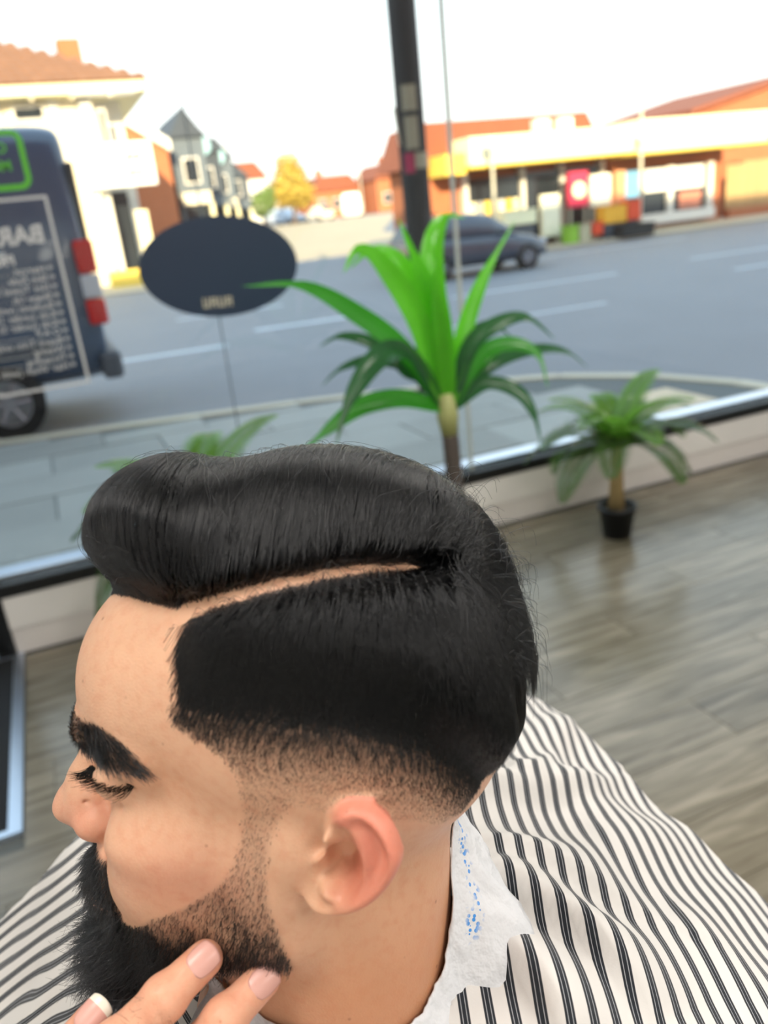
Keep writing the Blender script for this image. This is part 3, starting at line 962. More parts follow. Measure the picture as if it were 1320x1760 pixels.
# goods and boards outside the corner shop
for (x, dy, w, z0, z1, c_, nm, lab) in (
        (17.05, 0.0, .75, 1.0, 2.1, (0.85, 0.22, 0.35), 'shop_board', 'red board with pale disc outside the corner shop'),
        (17.95, 0.0, .8, 0.95, 1.95, (0.98, 0.97, 0.88), 'shop_board', 'white board right of the red board outside the corner shop'),
        (18.75, 0.0, .42, 0.8, 2.0, (0.88, 0.62, 0.45), 'shop_board', 'orange-brown board by the right end of the corner shop'),
        (17.95, -0.75, .9, 0.40, 0.95, (0.98, 0.72, 0.20), 'crate', 'yellow-orange crate of goods under the white board'),
        (17.26, -0.75, .40, 0.1, 0.5, (0.90, 0.30, 0.15), 'crate', 'small red crate low down left of the yellow crate'),
        (18.72, -0.75, .52, 0.42, 1.05, (0.92, 0.32, 0.16), 'crate', 'red-orange crate at the right end of the goods'),
        (18.4, -1.35, 1.3, -0.06, 0.32, (0.10, 0.11, 0.12), 'goods_trolley', 'black low trolley in front of the red-orange crate'),
        (15.95, 0.0, .7, 0.2, 1.5, (0.98, 0.96, 0.85), 'shop_board', 'tall white board standing left of the red board'),
        (16.3, -0.75, .35, -0.06, 0.5, (0.55, 0.75, 0.22), 'crate', 'green crate of plants left of the goods'),
        (14.6, -0.3, 1.2, 0.7, 1.15, (0.98, 0.96, 0.80), 'crate', 'cream box behind the roof of the dark car'),
        (16.75, -0.75, .42, -0.06, 0.5, (0.72, 0.70, 0.58), 'crate', 'dull cream crate on the pavement below the red board')):
    t = empty(nm, (x, SY - 0.55 + dy, 0))
    tag(t, lab, nm.replace('_', ' '))
    mm = mat('goods_colour', c_, 0.6, 0.1, 3)
    MB().box2((-w / 2, -.06, z0), (w / 2, .12 if 'board' in nm else .4, z1)).build('panel' if 'board' in nm else 'case', mm, t, bevel=0.02)
    if 'board' in nm:
        if c_[1] < 0.3:
            MB().lathe([(0.0, -.09), (.26, -.09), (.26, -.05)], (0, 0, (z0 + z1) / 2 - .02), 16, 'y').build('disc', M['fascia'], t)
        MB().box2((-w / 2 + .05, -.02, -0.06), (-w / 2 + .1, .06, z0)).build('leg', M['steel'], t)
        MB().box2((w / 2 - .1, -.02, -0.06), (w / 2 - .05, .06, z0)).build('leg', M['steel'], t)
    else:
        MB().box2((-w / 2 - .02, -.08, z1 - .05), (w / 2 + .02, .42, z1)).build('rim', mm, t)
        if z0 > 0.1:
            MB().box2((-w / 2 + .05, 0.02, -0.06), (w / 2 - .05, .34, z0)).build('stand', M['plastic'], t)

# street lamps
for (x, y, h, ball, lab) in ((19.25, 23.0, 5.0, 1, 'thin pale lamp post in front of the far shops'), (13.3, 26.0 - 3.5, 3.2, 1, 'short lamp post with round white globe left of the shops'), (14.2, 60, 10.5, 0, 'tall street lamp above the shaded row'), (36.0, 90, 8.0, 0, 'distant street lamp next to the telegraph pole')):
    t = empty('street_lamp', (x, y, ground_z(y)))
    tag(t, lab, 'street lamp', 'street lamps')
    MB().tube([(0, 0, 0), (0, 0, h)], [.07, .04], 8).build('post', M['steel'], t)
    if ball:
        MB().lathe([(0.0, -.2), (.14, -.14), (.2, 0), (.14, .14), (0.0, .2)], (0, 0, h * .62 if h > 4 else h), 14).build('globe', M['car_white'], t, True)
    else:
        MB().tube([(0, 0, h), (1.0, -.3, h + .15)], .03, 6).build('arm', M['steel'], t)
        MB().box((1.2, -.36, h + .13), (.6, .2, .1)).build('lamp_head', M['slate'], t, bevel=0.03)
# unseen block added behind the camera to keep sun off the road
tag(MB().box2((-3, -16, -0.2), (34, -8, 12.5)).build('wall_terrace', M['brick']), 'brick terrace behind the shop', None, None, 'structure')
# ------------------------------------------------------------------ the man: head and neck sculpted as a distance field
HEAD_O = np.array([0.06549978, 0.29609496, 1.36163691])
HEAD_F = np.array([-0.92290609, 0.3688863, 0.11030529])
HEAD_L = np.array([-0.35309462, -0.92512306, 0.13954037])
HEAD_U = np.array([0.1535205, 0.08983446, 0.98405347])
HEAD_M = Matrix.Translation(HEAD_O) @ Matrix((HEAD_F, HEAD_L, HEAD_U)).transposed().to_4x4()


class Field:
    """distance field on a box of cells, millimetres"""
    def __init__(self, lo, hi, h):
        self.lo, self.h = np.array(lo, np.float32), np.float32(h)
        self.n = np.ceil((np.array(hi) - np.array(lo)) / h).astype(int) + 1
        self.f = np.full(self.n, 60.0, np.float32)
        self.ax = [self.lo[i] + self.h * np.arange(self.n[i], dtype=np.float32) for i in range(3)]

    def sub(self, lo, hi):
        s = []
        for i in range(3):
            a = int(max(0, math.floor((lo[i] - self.lo[i]) / self.h)))
            b = int(min(self.n[i], math.ceil((hi[i] - self.lo[i]) / self.h) + 1))
            if b <= a:
                return None, None
            s.append(slice(a, b))
        g = (self.ax[0][s[0]][:, None, None], self.ax[1][s[1]][None, :, None], self.ax[2][s[2]][None, None, :])
        return tuple(s), g

    def put(self, lo, hi, fn, k=4.0, op='add'):
        m = k + 4
        s, g = self.sub([l - m for l in lo], [q + m for q in hi])
        if s is None:
            return
        d = fn(*g)
        a = self.f[s]
        k = max(k, 0.01)
        if op == 'add':
            h = np.clip(0.5 + 0.5 * (a - d) / k, 0, 1)
            self.f[s] = a + (d - a) * h - k * h * (1 - h)
        else:
            d = -d
            h = np.clip(0.5 - 0.5 * (a - d) / k, 0, 1)
            self.f[s] = a + (d - a) * h + k * h * (1 - h)

    def ell(self, c, r, k=6.0, op='add'):
        c, r = np.array(c, np.float32), np.array(r, np.float32)

        def fn(x, y, z):
            X, Y, Z = (x - c[0]) / r[0], (y - c[1]) / r[1], (z - c[2]) / r[2]
            k0 = np.sqrt(X * X + Y * Y + Z * Z)
            k1 = np.sqrt((X / r[0]) ** 2 + (Y / r[1]) ** 2 + (Z / r[2]) ** 2) + 1e-6
            return k0 * (k0 - 1) / k1
        self.put(c - r, c + r, fn, k, op)

    def cap(self, a, b, ra, rb, k=4.0, op='add'):
        a, b = np.array(a, np.float32), np.array(b, np.float32)
        ba = b - a
        L2 = float(ba @ ba) + 1e-9
        R = max(ra, rb)

        def fn(x, y, z):
            t = np.clip(((x - a[0]) * ba[0] + (y - a[1]) * ba[1] + (z - a[2]) * ba[2]) / L2, 0, 1)
            d = np.sqrt((x - a[0] - t * ba[0]) ** 2 + (y - a[1] - t * ba[1]) ** 2 + (z - a[2] - t * ba[2]) ** 2)
            return d - (ra + (rb - ra) * t)
        self.put(np.minimum(a, b) - R, np.maximum(a, b) + R, fn, k, op)

    def chain(self, pts, rs, k=3.0, op='add'):
        for i in range(len(pts) - 1):
            self.cap(pts[i], pts[i + 1], rs[i], rs[i + 1], k, op)

    def mesh(self, f=None, mirror=False):
        import openvdb as vdb
        arr = np.ascontiguousarray(self.f if f is None else f)
        lo = self.lo.copy()
        if mirror:      # y starts at -2 cells around zero
            k = int(round(-lo[1] / self.h))
            left = arr[:, k + 1:, :][:, ::-1, :]
            arr = np.ascontiguousarray(np.concatenate([left, arr[:, k:, :]], 1))
            lo[1] = -self.h * left.shape[1]
        g = vdb.FloatGrid()
        g.copyFromArray(np.clip(arr, -3 * self.h, 3 * self.h))
        p, q = g.convertToQuads(isovalue=0.0)
        return p * self.h + lo, q[:, ::-1]

    def sample(self, p, f=None):
        f = self.f if f is None else f
        q = (p - self.lo) / self.h
        q = np.clip(q, 0, np.array(self.n) - 1.001)
        i = q.astype(int)
        t = q - i
        r = 0
        for dx in (0, 1):
            for dy in (0, 1):
                for dz in (0, 1):
                    w = (t[:, 0] if dx else 1 - t[:, 0]) * (t[:, 1] if dy else 1 - t[:, 1]) * (t[:, 2] if dz else 1 - t[:, 2])
                    r = r + w * f[i[:, 0] + dx, i[:, 1] + dy, i[:, 2] + dz]
        return r


def mesh_object(name, v, q, m, parent=None, smooth=True):
    me = bpy.data.meshes.new(name)
    me.vertices.add(len(v))
    me.vertices.foreach_set('co', np.asarray(v, np.float32).ravel())
    q = np.asarray(q)
    k = q.shape[1]
    me.loops.add(len(q) * k)
    me.loops.foreach_set('vertex_index', q.astype(np.int32).ravel())
    me.polygons.add(len(q))
    me.polygons.foreach_set('loop_start', np.arange(0, len(q) * k, k, dtype=np.int32))
    me.polygons.foreach_set('use_smooth', np.full(len(q), smooth))
    me.update(calc_edges=True)
    me.validate()
    if m:
        me.materials.append(m)
    o = bpy.data.objects.new(name, me)
    return link(o, parent)


def sm(a, b, x):
    t = np.clip((x - a) / (b - a), 0, 1)
    return t * t * (3 - 2 * t)


H = Field((-112, -2, -150), (132, 100, 140), 1.0)
# cranium, forehead, brow
H.ell((-6, 0, 49), (80, 74, 77), 1)
H.ell((-30, 0, 40), (57, 66, 60), 12)
H.ell((45, 0, 49), (57, 52, 55), 14)
H.ell((84, 15, 34), (17, 18, 8), 8)
H.ell((66, 37, 32), (15, 12, 7), 9)
H.ell((90, 0, 32), (14, 16, 12), 8)
# face mass, cheek bones, jaw, chin
H.ell((40, 0, -8), (50, 56, 48), 16)
H.ell((50, 0, -46), (45, 44, 40), 16)
H.ell((58, 40, -5), (24, 16, 12), 14)
H.ell((57, 31, -25), (25, 20, 22), 14)
H.cap((6, 48, -40), (84, 18, -78), 12, 13, 14)
H.ell((86, 0, -74), (14, 22, 18), 12)
H.ell((10, 46, -12), (20, 21, 32), 14)
H.ell((80, 0, -38), (21, 28, 22), 12)
# neck
H.cap((-6, 0, -12), (-16, 0, -175), 51, 58, 18)
H.ell((-20, 30, -70), (26, 24, 60), 14)
H.ell((-34, 0, -40), (26, 36, 60), 14)
# eye socket
H.ell((97, 26, 16), (12, 15, 9), 8, 'sub')
H.ell((99, 15, 9), (8, 7, 10), 7, 'sub')
# eye ball under the closed lid, lid folds
H.ell((75, 27.5, 17), (15.2, 13.6, 11.0), 4)
lash_pts = [(95, 17, 16.5), (91, 24.5, 18.6), (86.5, 30, 20.2), (81, 34.6, 21.2), (75, 38.4, 21.2), (67.5, 42.6, 20.2)]
H.chain(lash_pts, [0.8, 1.1, 1.2, 1.2, 1.1, 0.6], 1.6, 'sub')
H.chain([(91, 22, 24.5), (85, 29, 26.5), (79, 34, 26.5), (70, 41, 24.5)], [0.5, 0.7, 0.7, 0.4], 2.2, 'sub')
H.chain([(95, 15, 13), (88, 27, 8.5), (76, 39, 10.0)], [0.4, 0.6, 0.3], 4, 'sub')
# nose
H.chain([(95.5, 0, 20), (98.0, 0, 12), (102.5, 0, 1), (108.6, 0, -10)], [7, 6.2, 7.6, 8.6], 6)
H.ell((110.0, 0, -15.2), (10, 9.0, 7.6), 5)
H.ell((100, 9, -10), (10, 8, 13), 7)
H.ell((95.5, 13.8, -14.8), (10.2, 7.8, 8.4), 2.5)
H.cap((106, 0, -21.5), (99, 0, -27), 3.6, 4.4, 3)
H.cap((106, 7, -26.5), (99, 9, -27), 2.6, 2.8, 2.5, 'sub')
H.chain([(101, 13.5, -3.5), (94, 19, -4.5), (86.5, 21.5, -10), (85, 22.0, -18), (88, 20.0, -25)], [0.5, 1.1, 1.8, 1.9, 1.0], 2.0, 'sub')
# fold from the nose to the mouth
H.chain([(88, 22, -20), (86, 26, -33), (83, 30, -46)], [0.8, 1.4, 0.8], 6, 'sub')
# lips
H.chain([(101.5, 0, -43.5), (98, 12, -45), (90, 22, -49)], [5.2, 4.2, 2.0], 4)
H.chain([(101, 0, -54.5), (97, 11, -54.5), (90, 21, -52)], [5.6, 4.4, 2.0], 4)
H.chain([(107, 0, -49), (102, 12, -49.6), (92, 24, -51)], [0.9, 0.9, 0.7], 1.6, 'sub')
H.ell((103, 0, -64), (6, 20, 5), 6, 'sub')


# ear: a thin bowl in a plane that opens backwards
EAR_C = np.array((-9.0, 67.0, 7.0))
_tl = math.radians(16)
_fl = math.radians(24)
eu = np.array((-math.cos(_fl), math.sin(_fl), 0.0))
ev0 = np.array((0, 0, 1.0))
ew0 = np.cross(ev0, eu) * -1.0
if ew0[1] < 0:
    ew0 = -ew0
ev = math.cos(_tl) * ev0 + math.sin(_tl) * eu
eu2 = math.cos(_tl) * eu - math.sin(_tl) * ev0
helix = np.array((0.94, 0.90)) * np.array([(1.5, 3), (-0.5, 13), (0.5, 24), (4.5, 30.2), (12, 31.6), (19.5, 29.0), (24.5, 24.0), (27.5, 18), (27, 8), (24, -2), (19, -10.5), (13, -17), (7, -21.5), (1, -22), (-3.0, -18.5), (-4, -12)], float)
antih = np.array((0.94, 0.90)) * np.array([(6.5, 25), (13, 20), (17.5, 12), (18.5, 3), (16.5, -5), (12, -10), (7, -11)], float)


def poly_sdf(pts, u, v):
    d = np.full(np.broadcast(u, v).shape, 1e9)
    inside = np.zeros(d.shape, bool)
    n = len(pts)
    for i in range(n):
        a, b = pts[i], pts[(i + 1) % n]
        e = b - a
        wu, wv = u - a[0], v - a[1]
        t = np.clip((wu * e[0] + wv * e[1]) / (e @ e + 1e-9), 0, 1)
        d = np.minimum(d, (wu - e[0] * t) ** 2 + (wv - e[1] * t) ** 2)
        c = ((a[1] > v) != (b[1] > v)) & (u < (b[0] - a[0]) * (v - a[1]) / (b[1] - a[1] + 1e-12) + a[0])
        inside ^= c
    d = np.sqrt(d)
    return np.where(inside, -d, d)


def line_dist(pts, u, v):
    d = np.full(np.broadcast(u, v).shape, 1e9)
    s = np.zeros(d.shape)
    n = len(pts) - 1
    for i in range(n):
        a, b = pts[i], pts[i + 1]
        e = b - a
        wu, wv = u - a[0], v - a[1]
        t = np.clip((wu * e[0] + wv * e[1]) / (e @ e + 1e-9), 0, 1)
        q = (wu - e[0] * t) ** 2 + (wv - e[1] * t) ** 2
        s = np.where(q < d, (i + t) / n, s)
        d = np.minimum(d, q)
    return np.sqrt(d), s


def spline(pts, n=6):
    pts = np.array(pts, float)
    P = np.vstack([2 * pts[0] - pts[1], pts, 2 * pts[-1] - pts[-2]])
    out = []
    for i in range(1, len(P) - 2):
        for k in range(n):
            t = k / n
            out.append(0.5 * ((2 * P[i]) + (-P[i - 1] + P[i + 1]) * t + (2 * P[i - 1] - 5 * P[i] + 4 * P[i + 1] - P[i + 2]) * t ** 2 + (-P[i - 1] + 3 * P[i] - 3 * P[i + 1] + P[i + 2]) * t ** 3))
    out.append(P[-2])
    return np.array(out)


def ear_fn(x, y, z):
    X, Y, Z = np.broadcast_arrays(x, y, z)
    P = np.stack([X - EAR_C[0], Y - EAR_C[1], Z - EAR_C[2]], -1)
    u, v, w = P @ eu2, P @ ev, P @ ew0
    uu, vv = np.meshgrid(np.arange(-14, 40, 0.75), np.arange(-32, 44, 0.75), indexing='ij')
    hx = spline(helix, 4)
    out = poly_sdf(np.vstack([hx]), uu, vv) - 1.6
    dh, sh = line_dist(hx, uu, vv)
    da, sa = line_dist(spline(antih, 4), uu, vv)
    rim = np.where(sh < 0.72, 5.6, 5.6 - 4.0 * (sh - 0.72) / 0.28)
    wf = 1.5 + rim * np.exp(-(dh / 3.5) ** 2) + 5.8 * np.exp(-(da / 4.2) ** 2)
    wf += 0.07 * np.clip(uu, 0, 40)
    con = np.exp(-(((uu - 7.5) / 7.5) ** 2 + ((vv - 1.5) / 8.5) ** 2) ** 1.4)
    wf -= 18.0 * con
    tra = np.exp(-(((uu + 1.2) / 3.6) ** 2 + ((vv - 0.5) / 5.0) ** 2))
    wf += 8.0 * tra
    crus = np.exp(-((line_dist(np.array([(1.0, 13.0), (5, 9.5), (10, 8.5)]), uu, vv)[0]) / 2.4) ** 2)
    wf += 4.5 * crus
    ati = np.exp(-(((uu - 6.5) / 4.2) ** 2 + ((vv + 8.5) / 2.8) ** 2))
    wf += 3.2 * ati
    lob = np.exp(-(((uu - 3.0) / 7.5) ** 2 + ((vv + 16.5) / 6.0) ** 2))
    wf += 3.0 * lob
    wb = np.full(uu.shape, -4.5) + 3.0 * np.exp(-(dh / 3.0) ** 2) - 16.0 * con
    # front edge of the ear sinks into the cheek

    def look(A):
        q0 = np.clip((u + 14) / 0.75, 0, A.shape[0] - 1.01)
        q1 = np.clip((v + 32) / 0.75, 0, A.shape[1] - 1.01)
        i, j = q0.astype(int), q1.astype(int)
        a, b = q0 - i, q1 - j
        return A[i, j] * (1 - a) * (1 - b) + A[i + 1, j] * a * (1 - b) + A[i, j + 1] * (1 - a) * b + A[i + 1, j + 1] * a * b
    d = np.maximum(look(out), np.maximum(w - look(wf), look(wb) - w))
    k = 3.0
    a, b = look(out), np.maximum(w - look(wf), look(wb) - w) * 0.85
    h = np.clip(0.5 - 0.5 * (a - b) / k, 0, 1)
    return (a + (b - a) * h + k * h * (1 - h)).astype(np.float32)


H0 = H.f.copy()
H.put((-52, 56, -26), (8, 100, 52), ear_fn, 4.5)
H.chain([(-14, 66, 29), (-24, 67, 22), (-28, 67, 8), (-22, 63, -8)], [4.5, 5, 5, 5], 7)
H.ell((4, 62, 6), (9, 8, 14), 8)
# ear hole
H.ell((-15, 70, 7), (5.5, 10, 6.0), 3, 'sub')


def head_px(px, py):
    """pixel -> head frame, on the skin"""
    r = ray(px, py)
    o = (C0 - HEAD_O) * 1000
    B = np.stack([HEAD_F, HEAD_L, HEAD_U], 1)
    o, d = o @ B, (r / np.linalg.norm(r)) @ B
    t = 200.0
    for _ in range(160):
        p = o + d * t
        v = float(hs(p[None])[0])
        if v < 0.15 or t > 700:
            break
        t += max(0.3, min(v, 20) * 0.6)
    return o + d * t


def hs(p, shift=0.0):
    q = np.array(p, np.float32, copy=True)
    q[:, 1] = np.abs(q[:, 1])
    return H.sample(q)


def grad(fn, p, e=1.2):
    g = np.stack([fn(p + np.array(d) * e) - fn(p - np.array(d) * e) for d in ((1, 0, 0), (0, 1, 0), (0, 0, 1))], 1) / (2 * e)
    return g


def unit(v):
    return v / (np.linalg.norm(v, axis=-1, keepdims=True) + 1e-9)
# ------------------------------------------------------------------ skin
def sock(nt, name):
    a = nt.nodes.new('ShaderNodeAttribute')
    a.attribute_name = name
    return a.outputs['Fac']


def mixc(nt, fac, a, b):
    m = nt.nodes.new('ShaderNodeMix')
    m.data_type = 'RGBA'
    for i, v in ((0, fac), (6, a), (7, b)):
        if hasattr(v, 'is_output') or hasattr(v, 'links'):
            nt.links.new(v, m.inputs[i])
        else:
            m.inputs[i].default_value = v
    return m.outputs[2]


def skin_material(name, base, red, freckle=True):
    m = bpy.data.materials.new(name)
    m.use_nodes = True
    nt = m.node_tree
    b = nt.nodes['Principled BSDF']
    tc = nt.nodes.new('ShaderNodeTexCoord')
    n1 = nt.nodes.new('ShaderNodeTexNoise')
    n1.inputs['Scale'].default_value = 45
    n1.inputs['Detail'].default_value = 5
    nt.links.new(tc.outputs['Object'], n1.inputs['Vector'])
    c0 = mixc(nt, n1.outputs[0], tuple(x * 0.90 for x in srgb(*base)[:3]) + (1,), tuple(min(1, x * 1.08) for x in srgb(*base)[:3]) + (1,))
    n9 = nt.nodes.new('ShaderNodeTexNoise')
    n9.inputs['Scale'].default_value = 220
    n9.inputs['Detail'].default_value = 2
    nt.links.new(tc.outputs['Object'], n9.inputs['Vector'])
    mr9 = nt.nodes.new('ShaderNodeMapRange')
    mr9.inputs['From Min'].default_value = 0.45
    mr9.inputs['From Max'].default_value = 0.75
    mr9.inputs['To Max'].default_value = 0.38
    nt.links.new(n9.outputs[0], mr9.inputs['Value'])
    c0 = mixc(nt, mr9.outputs[0], c0, srgb(base[0] * 0.93, base[1] * 0.80, base[2] * 0.76))
    c1 = mixc(nt, sock(nt, 'red'), c0, srgb(*red))
    c2 = mixc(nt, sock(nt, 'tan'), c1, srgb(0.74, 0.50, 0.35))
    src = c2
    if freckle:
        vo = nt.nodes.new('ShaderNodeTexVoronoi')
        vo.inputs['Scale'].default_value = 130
        vo.inputs['Randomness'].default_value = 1.0
        nt.links.new(tc.outputs['Object'], vo.inputs['Vector'])
        lt = nt.nodes.new('ShaderNodeMapRange')
        lt.inputs['From Min'].default_value = 0.05
        lt.inputs['From Max'].default_value = 0.14
        lt.inputs['To Min'].default_value = 1.0
        lt.inputs['To Max'].default_value = 0.0
        nt.links.new(vo.outputs['Distance'], lt.inputs['Value'])
        sepc = nt.nodes.new('ShaderNodeSeparateColor')
        nt.links.new(vo.outputs['Color'], sepc.inputs[0])
        gt = nt.nodes.new('ShaderNodeMath')
        gt.operation = 'GREATER_THAN'
        gt.inputs[1].default_value = 0.80
        nt.links.new(sepc.outputs[0], gt.inputs[0])
        mu = nt.nodes.new('ShaderNodeMath')
        mu.operation = 'MULTIPLY'
        nt.links.new(lt.outputs[0], mu.inputs[0])
        nt.links.new(gt.outputs[0], mu.inputs[1])
        mu2 = nt.nodes.new('ShaderNodeMath')
        mu2.operation = 'MULTIPLY'
        mu2.inputs[1].default_value = 0.55
        nt.links.new(mu.outputs[0], mu2.inputs[0])
        src = mixc(nt, mu2.outputs[0], src, srgb(0.48, 0.28, 0.20))
        src = mixc(nt, sock(nt, 'stub'), src, srgb(0.17, 0.145, 0.135))
    nt.links.new(src, b.inputs['Base Color'])
    b.inputs['Roughness'].default_value = 0.46
    b.inputs['Specular IOR Level'].default_value = 0.42
    b.inputs['Subsurface Weight'].default_value = 0.18
    b.inputs['Subsurface Radius'].default_value = (1.0, 0.35, 0.2)
    b.inputs['Subsurface Scale'].default_value = 0.0035
    v2 = nt.nodes.new('ShaderNodeTexVoronoi')
    v2.inputs['Scale'].default_value = 900
    nt.links.new(tc.outputs['Object'], v2.inputs['Vector'])
    n2 = nt.nodes.new('ShaderNodeTexNoise')
    n2.inputs['Scale'].default_value = 600
    n2.inputs['Detail'].default_value = 3
    nt.links.new(tc.outputs['Object'], n2.inputs['Vector'])
    ad = nt.nodes.new('ShaderNodeMath')
    nt.links.new(v2.outputs['Distance'], ad.inputs[0])
    nt.links.new(n2.outputs[0], ad.inputs[1])
    bp = nt.nodes.new('ShaderNodeBump')
    bp.inputs['Strength'].default_value = 0.14
    bp.inputs['Distance'].default_value = 0.0006
    nt.links.new(ad.outputs[0], bp.inputs['Height'])
    nt.links.new(bp.outputs[0], b.inputs['Normal'])
    return m


def hair_material(name, melanin=1.0, rough=0.19):
    m = bpy.data.materials.new(name)
    m.use_nodes = True
    nt = m.node_tree
    nt.nodes.clear()
    out = nt.nodes.new('ShaderNodeOutputMaterial')
    h = nt.nodes.new('ShaderNodeBsdfHairPrincipled')
    h.parametrization = 'COLOR'
    h.inputs['Color'].default_value = (0.0035, 0.0038, 0.0046, 1)
    h.inputs['Roughness'].default_value = rough
    h.inputs['Radial Roughness'].default_value = 0.45
    h.inputs['IOR'].default_value = 1.45
    h.inputs['Random Roughness'].default_value = 0.2
    nt.links.new(h.outputs[0], out.inputs[0])
    return m


M['skin'] = skin_material('skin', (0.865, 0.685, 0.565), (0.84, 0.44, 0.38))
M['hair'] = hair_material('black_hair')
M['hair_base'] = mat('hair_base', (0.03, 0.03, 0.033), 0.7, 0.3, 200, stretch=(3, 1, 0.2), spec=0.1)

hv, hq = H.mesh(mirror=True)
hv = hv.astype(np.float64)
hn = unit(grad(hs, hv, 1.5) * np.array([1, 1, 1]))


def polypx(pts):
    return np.array([head_px(*p)[[0, 2]] if len(p) == 2 else p[:2] for p in pts])


# ---------------- where hair grows
PART = np.array([head_px(*p) for p in ((318, 1049), (360, 1037), (420, 1021), (500, 999), (600, 981), (690, 973), (735, 976))])
PLAN = np.array([(-52, 30), (-48, 30)] + [tuple(p[:2]) for p in PART[::-1]] + [(52, 36), (64, 27.5), (77, 16), (86, 3), (87, -9), (82, -25), (66, -42), (40, -55), (0, -64), (-40, -62), (-85, -45), (-106, 0), (-100, 30), (-80, 50), (-62, 46)], float)


def plan_sd(p):
    return poly_sdf(PLAN, p[:, 0], p[:, 1])


ZB = np.array([head_px(*p)[[0, 2]] for p in ((325, 1188), (450, 1208), (600, 1228), (720, 1258), (800, 1300), (846, 1328))])
ZB = np.vstack([ZB[::-1]])
ZB = np.vstack([(-100, ZB[0, 1] - 16), ZB, (70, ZB[-1, 1] + 2)])


def zeta(p):
    return p[:, 2] - np.interp(p[:, 0], ZB[:, 0], ZB[:, 1])


# ---------------- outer shell of the hair
G = Field((-118, -92, -8), (122, 104, 182), 2.0)
gx, gy, gz = np.meshgrid(*G.ax, indexing='ij')
GP = np.stack([gx.ravel(), gy.ravel(), gz.ravel()], 1).astype(np.float64)
f_s = hs(GP)
def ell_sd(p, c, r):
    q = (p - np.array(c)) / np.array(r)
    k0 = np.linalg.norm(q, axis=1)
    k1 = np.linalg.norm(q / np.array(r), axis=1) + 1e-6
    return k0 * (k0 - 1) / k1


f_s = np.minimum(f_s, np.minimum(np.minimum(ell_sd(GP, (-6, 0, 49), (80, 74, 77)), ell_sd(GP, (45, 0, 49), (57, 52, 55))), ell_sd(GP, (-30, 0, 40), (57, 66, 60))))


def smin(a, b, k):
    h = np.clip(0.5 + 0.5 * (b - a) / k, 0, 1)
    return b + (a - b) * h - k * h * (1 - h)


def smax(a, b, k):
    return -smin(-a, -b, k)


psd = plan_sd(GP)
top = smin(ell_sd(GP, (-6, -10, 78), (88, 70, 73)), ell_sd(GP, (57, -7, 111), (41, 56, 37)), 10)
over = np.clip(0.62 * (GP[:, 2] - 93), -12, 8.5 + 3.5 * sm(40, 80, GP[:, 0]))
top = smax(top, psd - over, 7)
zt = zeta(GP)
T_side = (0.2 + 11.5 * sm(-10, 34, zt)) * sm(50, 36, GP[:, 0]) * (0.75 + 0.45 * sm(0, -70, GP[:, 0]))
side = f_s - T_side
shell = smin(top, side, 4)
gd = np.full(len(GP), 1e9)
for i in range(len(PART) - 1):
    a, b = PART[i], PART[i + 1]
    e = b - a
    t = np.clip((GP - a) @ e / (e @ e), 0, 1)
    gd = np.minimum(gd, np.linalg.norm(GP - a - t[:, None] * e, axis=1) + 0.9 * (i + t) / 6.0 + 3.4 * sm(0.72, 1.0, (i + t) / 6.0))
shell = smax(shell, 5.2 - gd, 4)
shell = smax(shell, f_s - 60, 1)
SH = shell.reshape(G.n).astype(np.float32)
SC = f_s.reshape(G.n).astype(np.float32)


def lev(t):
    return lambda p: (1 - t) * G.sample(p, SC) + t * G.sample(p, SH)


core = smax(0.55 * f_s + 0.45 * shell, 11.0 - gd, 2)
core = smax(core, (3.2 - (f_s - shell)) * 0.8, 2)
cv, cq = G.mesh(core.reshape(G.n).astype(np.float32))


def grow(roots, dirfn, length, tl, rise, n=9, wob=0.0, ends=0.0, seed=1):
    """strands that follow the level sets between scalp and shell; all arrays, one row per strand"""
    r2 = np.random.default_rng(seed)
    k = len(roots)
    P = np.zeros((k, n, 3))
    p = roots.copy()
    P[:, 0] = p
    step = (length / (n - 1))[:, None]
    s = np.zeros(k)
    ph = r2.uniform(0, 6.28, (k, 2))
    for i in range(1, n):
        t = tl * sm(0, 1, (s + step[:, 0]) / rise) * (1 - 0.05 * max(0.0, (i / (n - 1) - 0.7) / 0.3))
        fn = lev(t)
        g = unit(grad(fn, p, 2.0))
        d = dirfn(p, i / (n - 1))
        d = unit(d - (d * g).sum(1, keepdims=True) * g)
        if wob:
            sd_ = np.cross(g, d)
            d = unit(d + sd_ * (wob * np.sin(ph[:, :1] + 2.2 * i * 0.6)))
        p = p + d * step
        for _ in range(2):
            v = fn(p)
            gg = grad(fn, p, 1.5)
            gl = np.linalg.norm(gg, axis=1) + 1e-6
            p = p - (gg / gl[:, None]) * np.clip(v / np.maximum(gl, 0.3), -6, 6)[:, None] * 0.85
        s = s + step[:, 0]
        P[:, i] = p
    if ends:
        P += ends * r2.normal(size=(k, 1, 3)) * (np.linspace(0, 1, n) ** 1.5)[None, :, None]
    return P


def strand_object(name, P, r_root, r_tip, m, parent):
    """P (k, n, 3) in metres -> one Curves object"""
    k, n, _ = P.shape
    cu = bpy.data.hair_curves.new(name)
    cu.add_curves([n] * k)
    cu.position_data.foreach_set('vector', np.ascontiguousarray(P, np.float32).ravel())
    rad = cu.attributes.get('radius') or cu.attributes.new('radius', 'FLOAT', 'POINT')
    w = np.linspace(0, 1, n)
    rr = np.asarray(r_root).reshape(-1, 1) * np.ones((k, 1)) * (1 - w ** 2) + r_tip * w ** 2
    rad.data.foreach_set('value', np.ascontiguousarray(rr, np.float32).ravel())
    cu.materials.append(m)
    cu.update_tag()
    o = bpy.data.objects.new(name, cu)
    return link(o, parent)


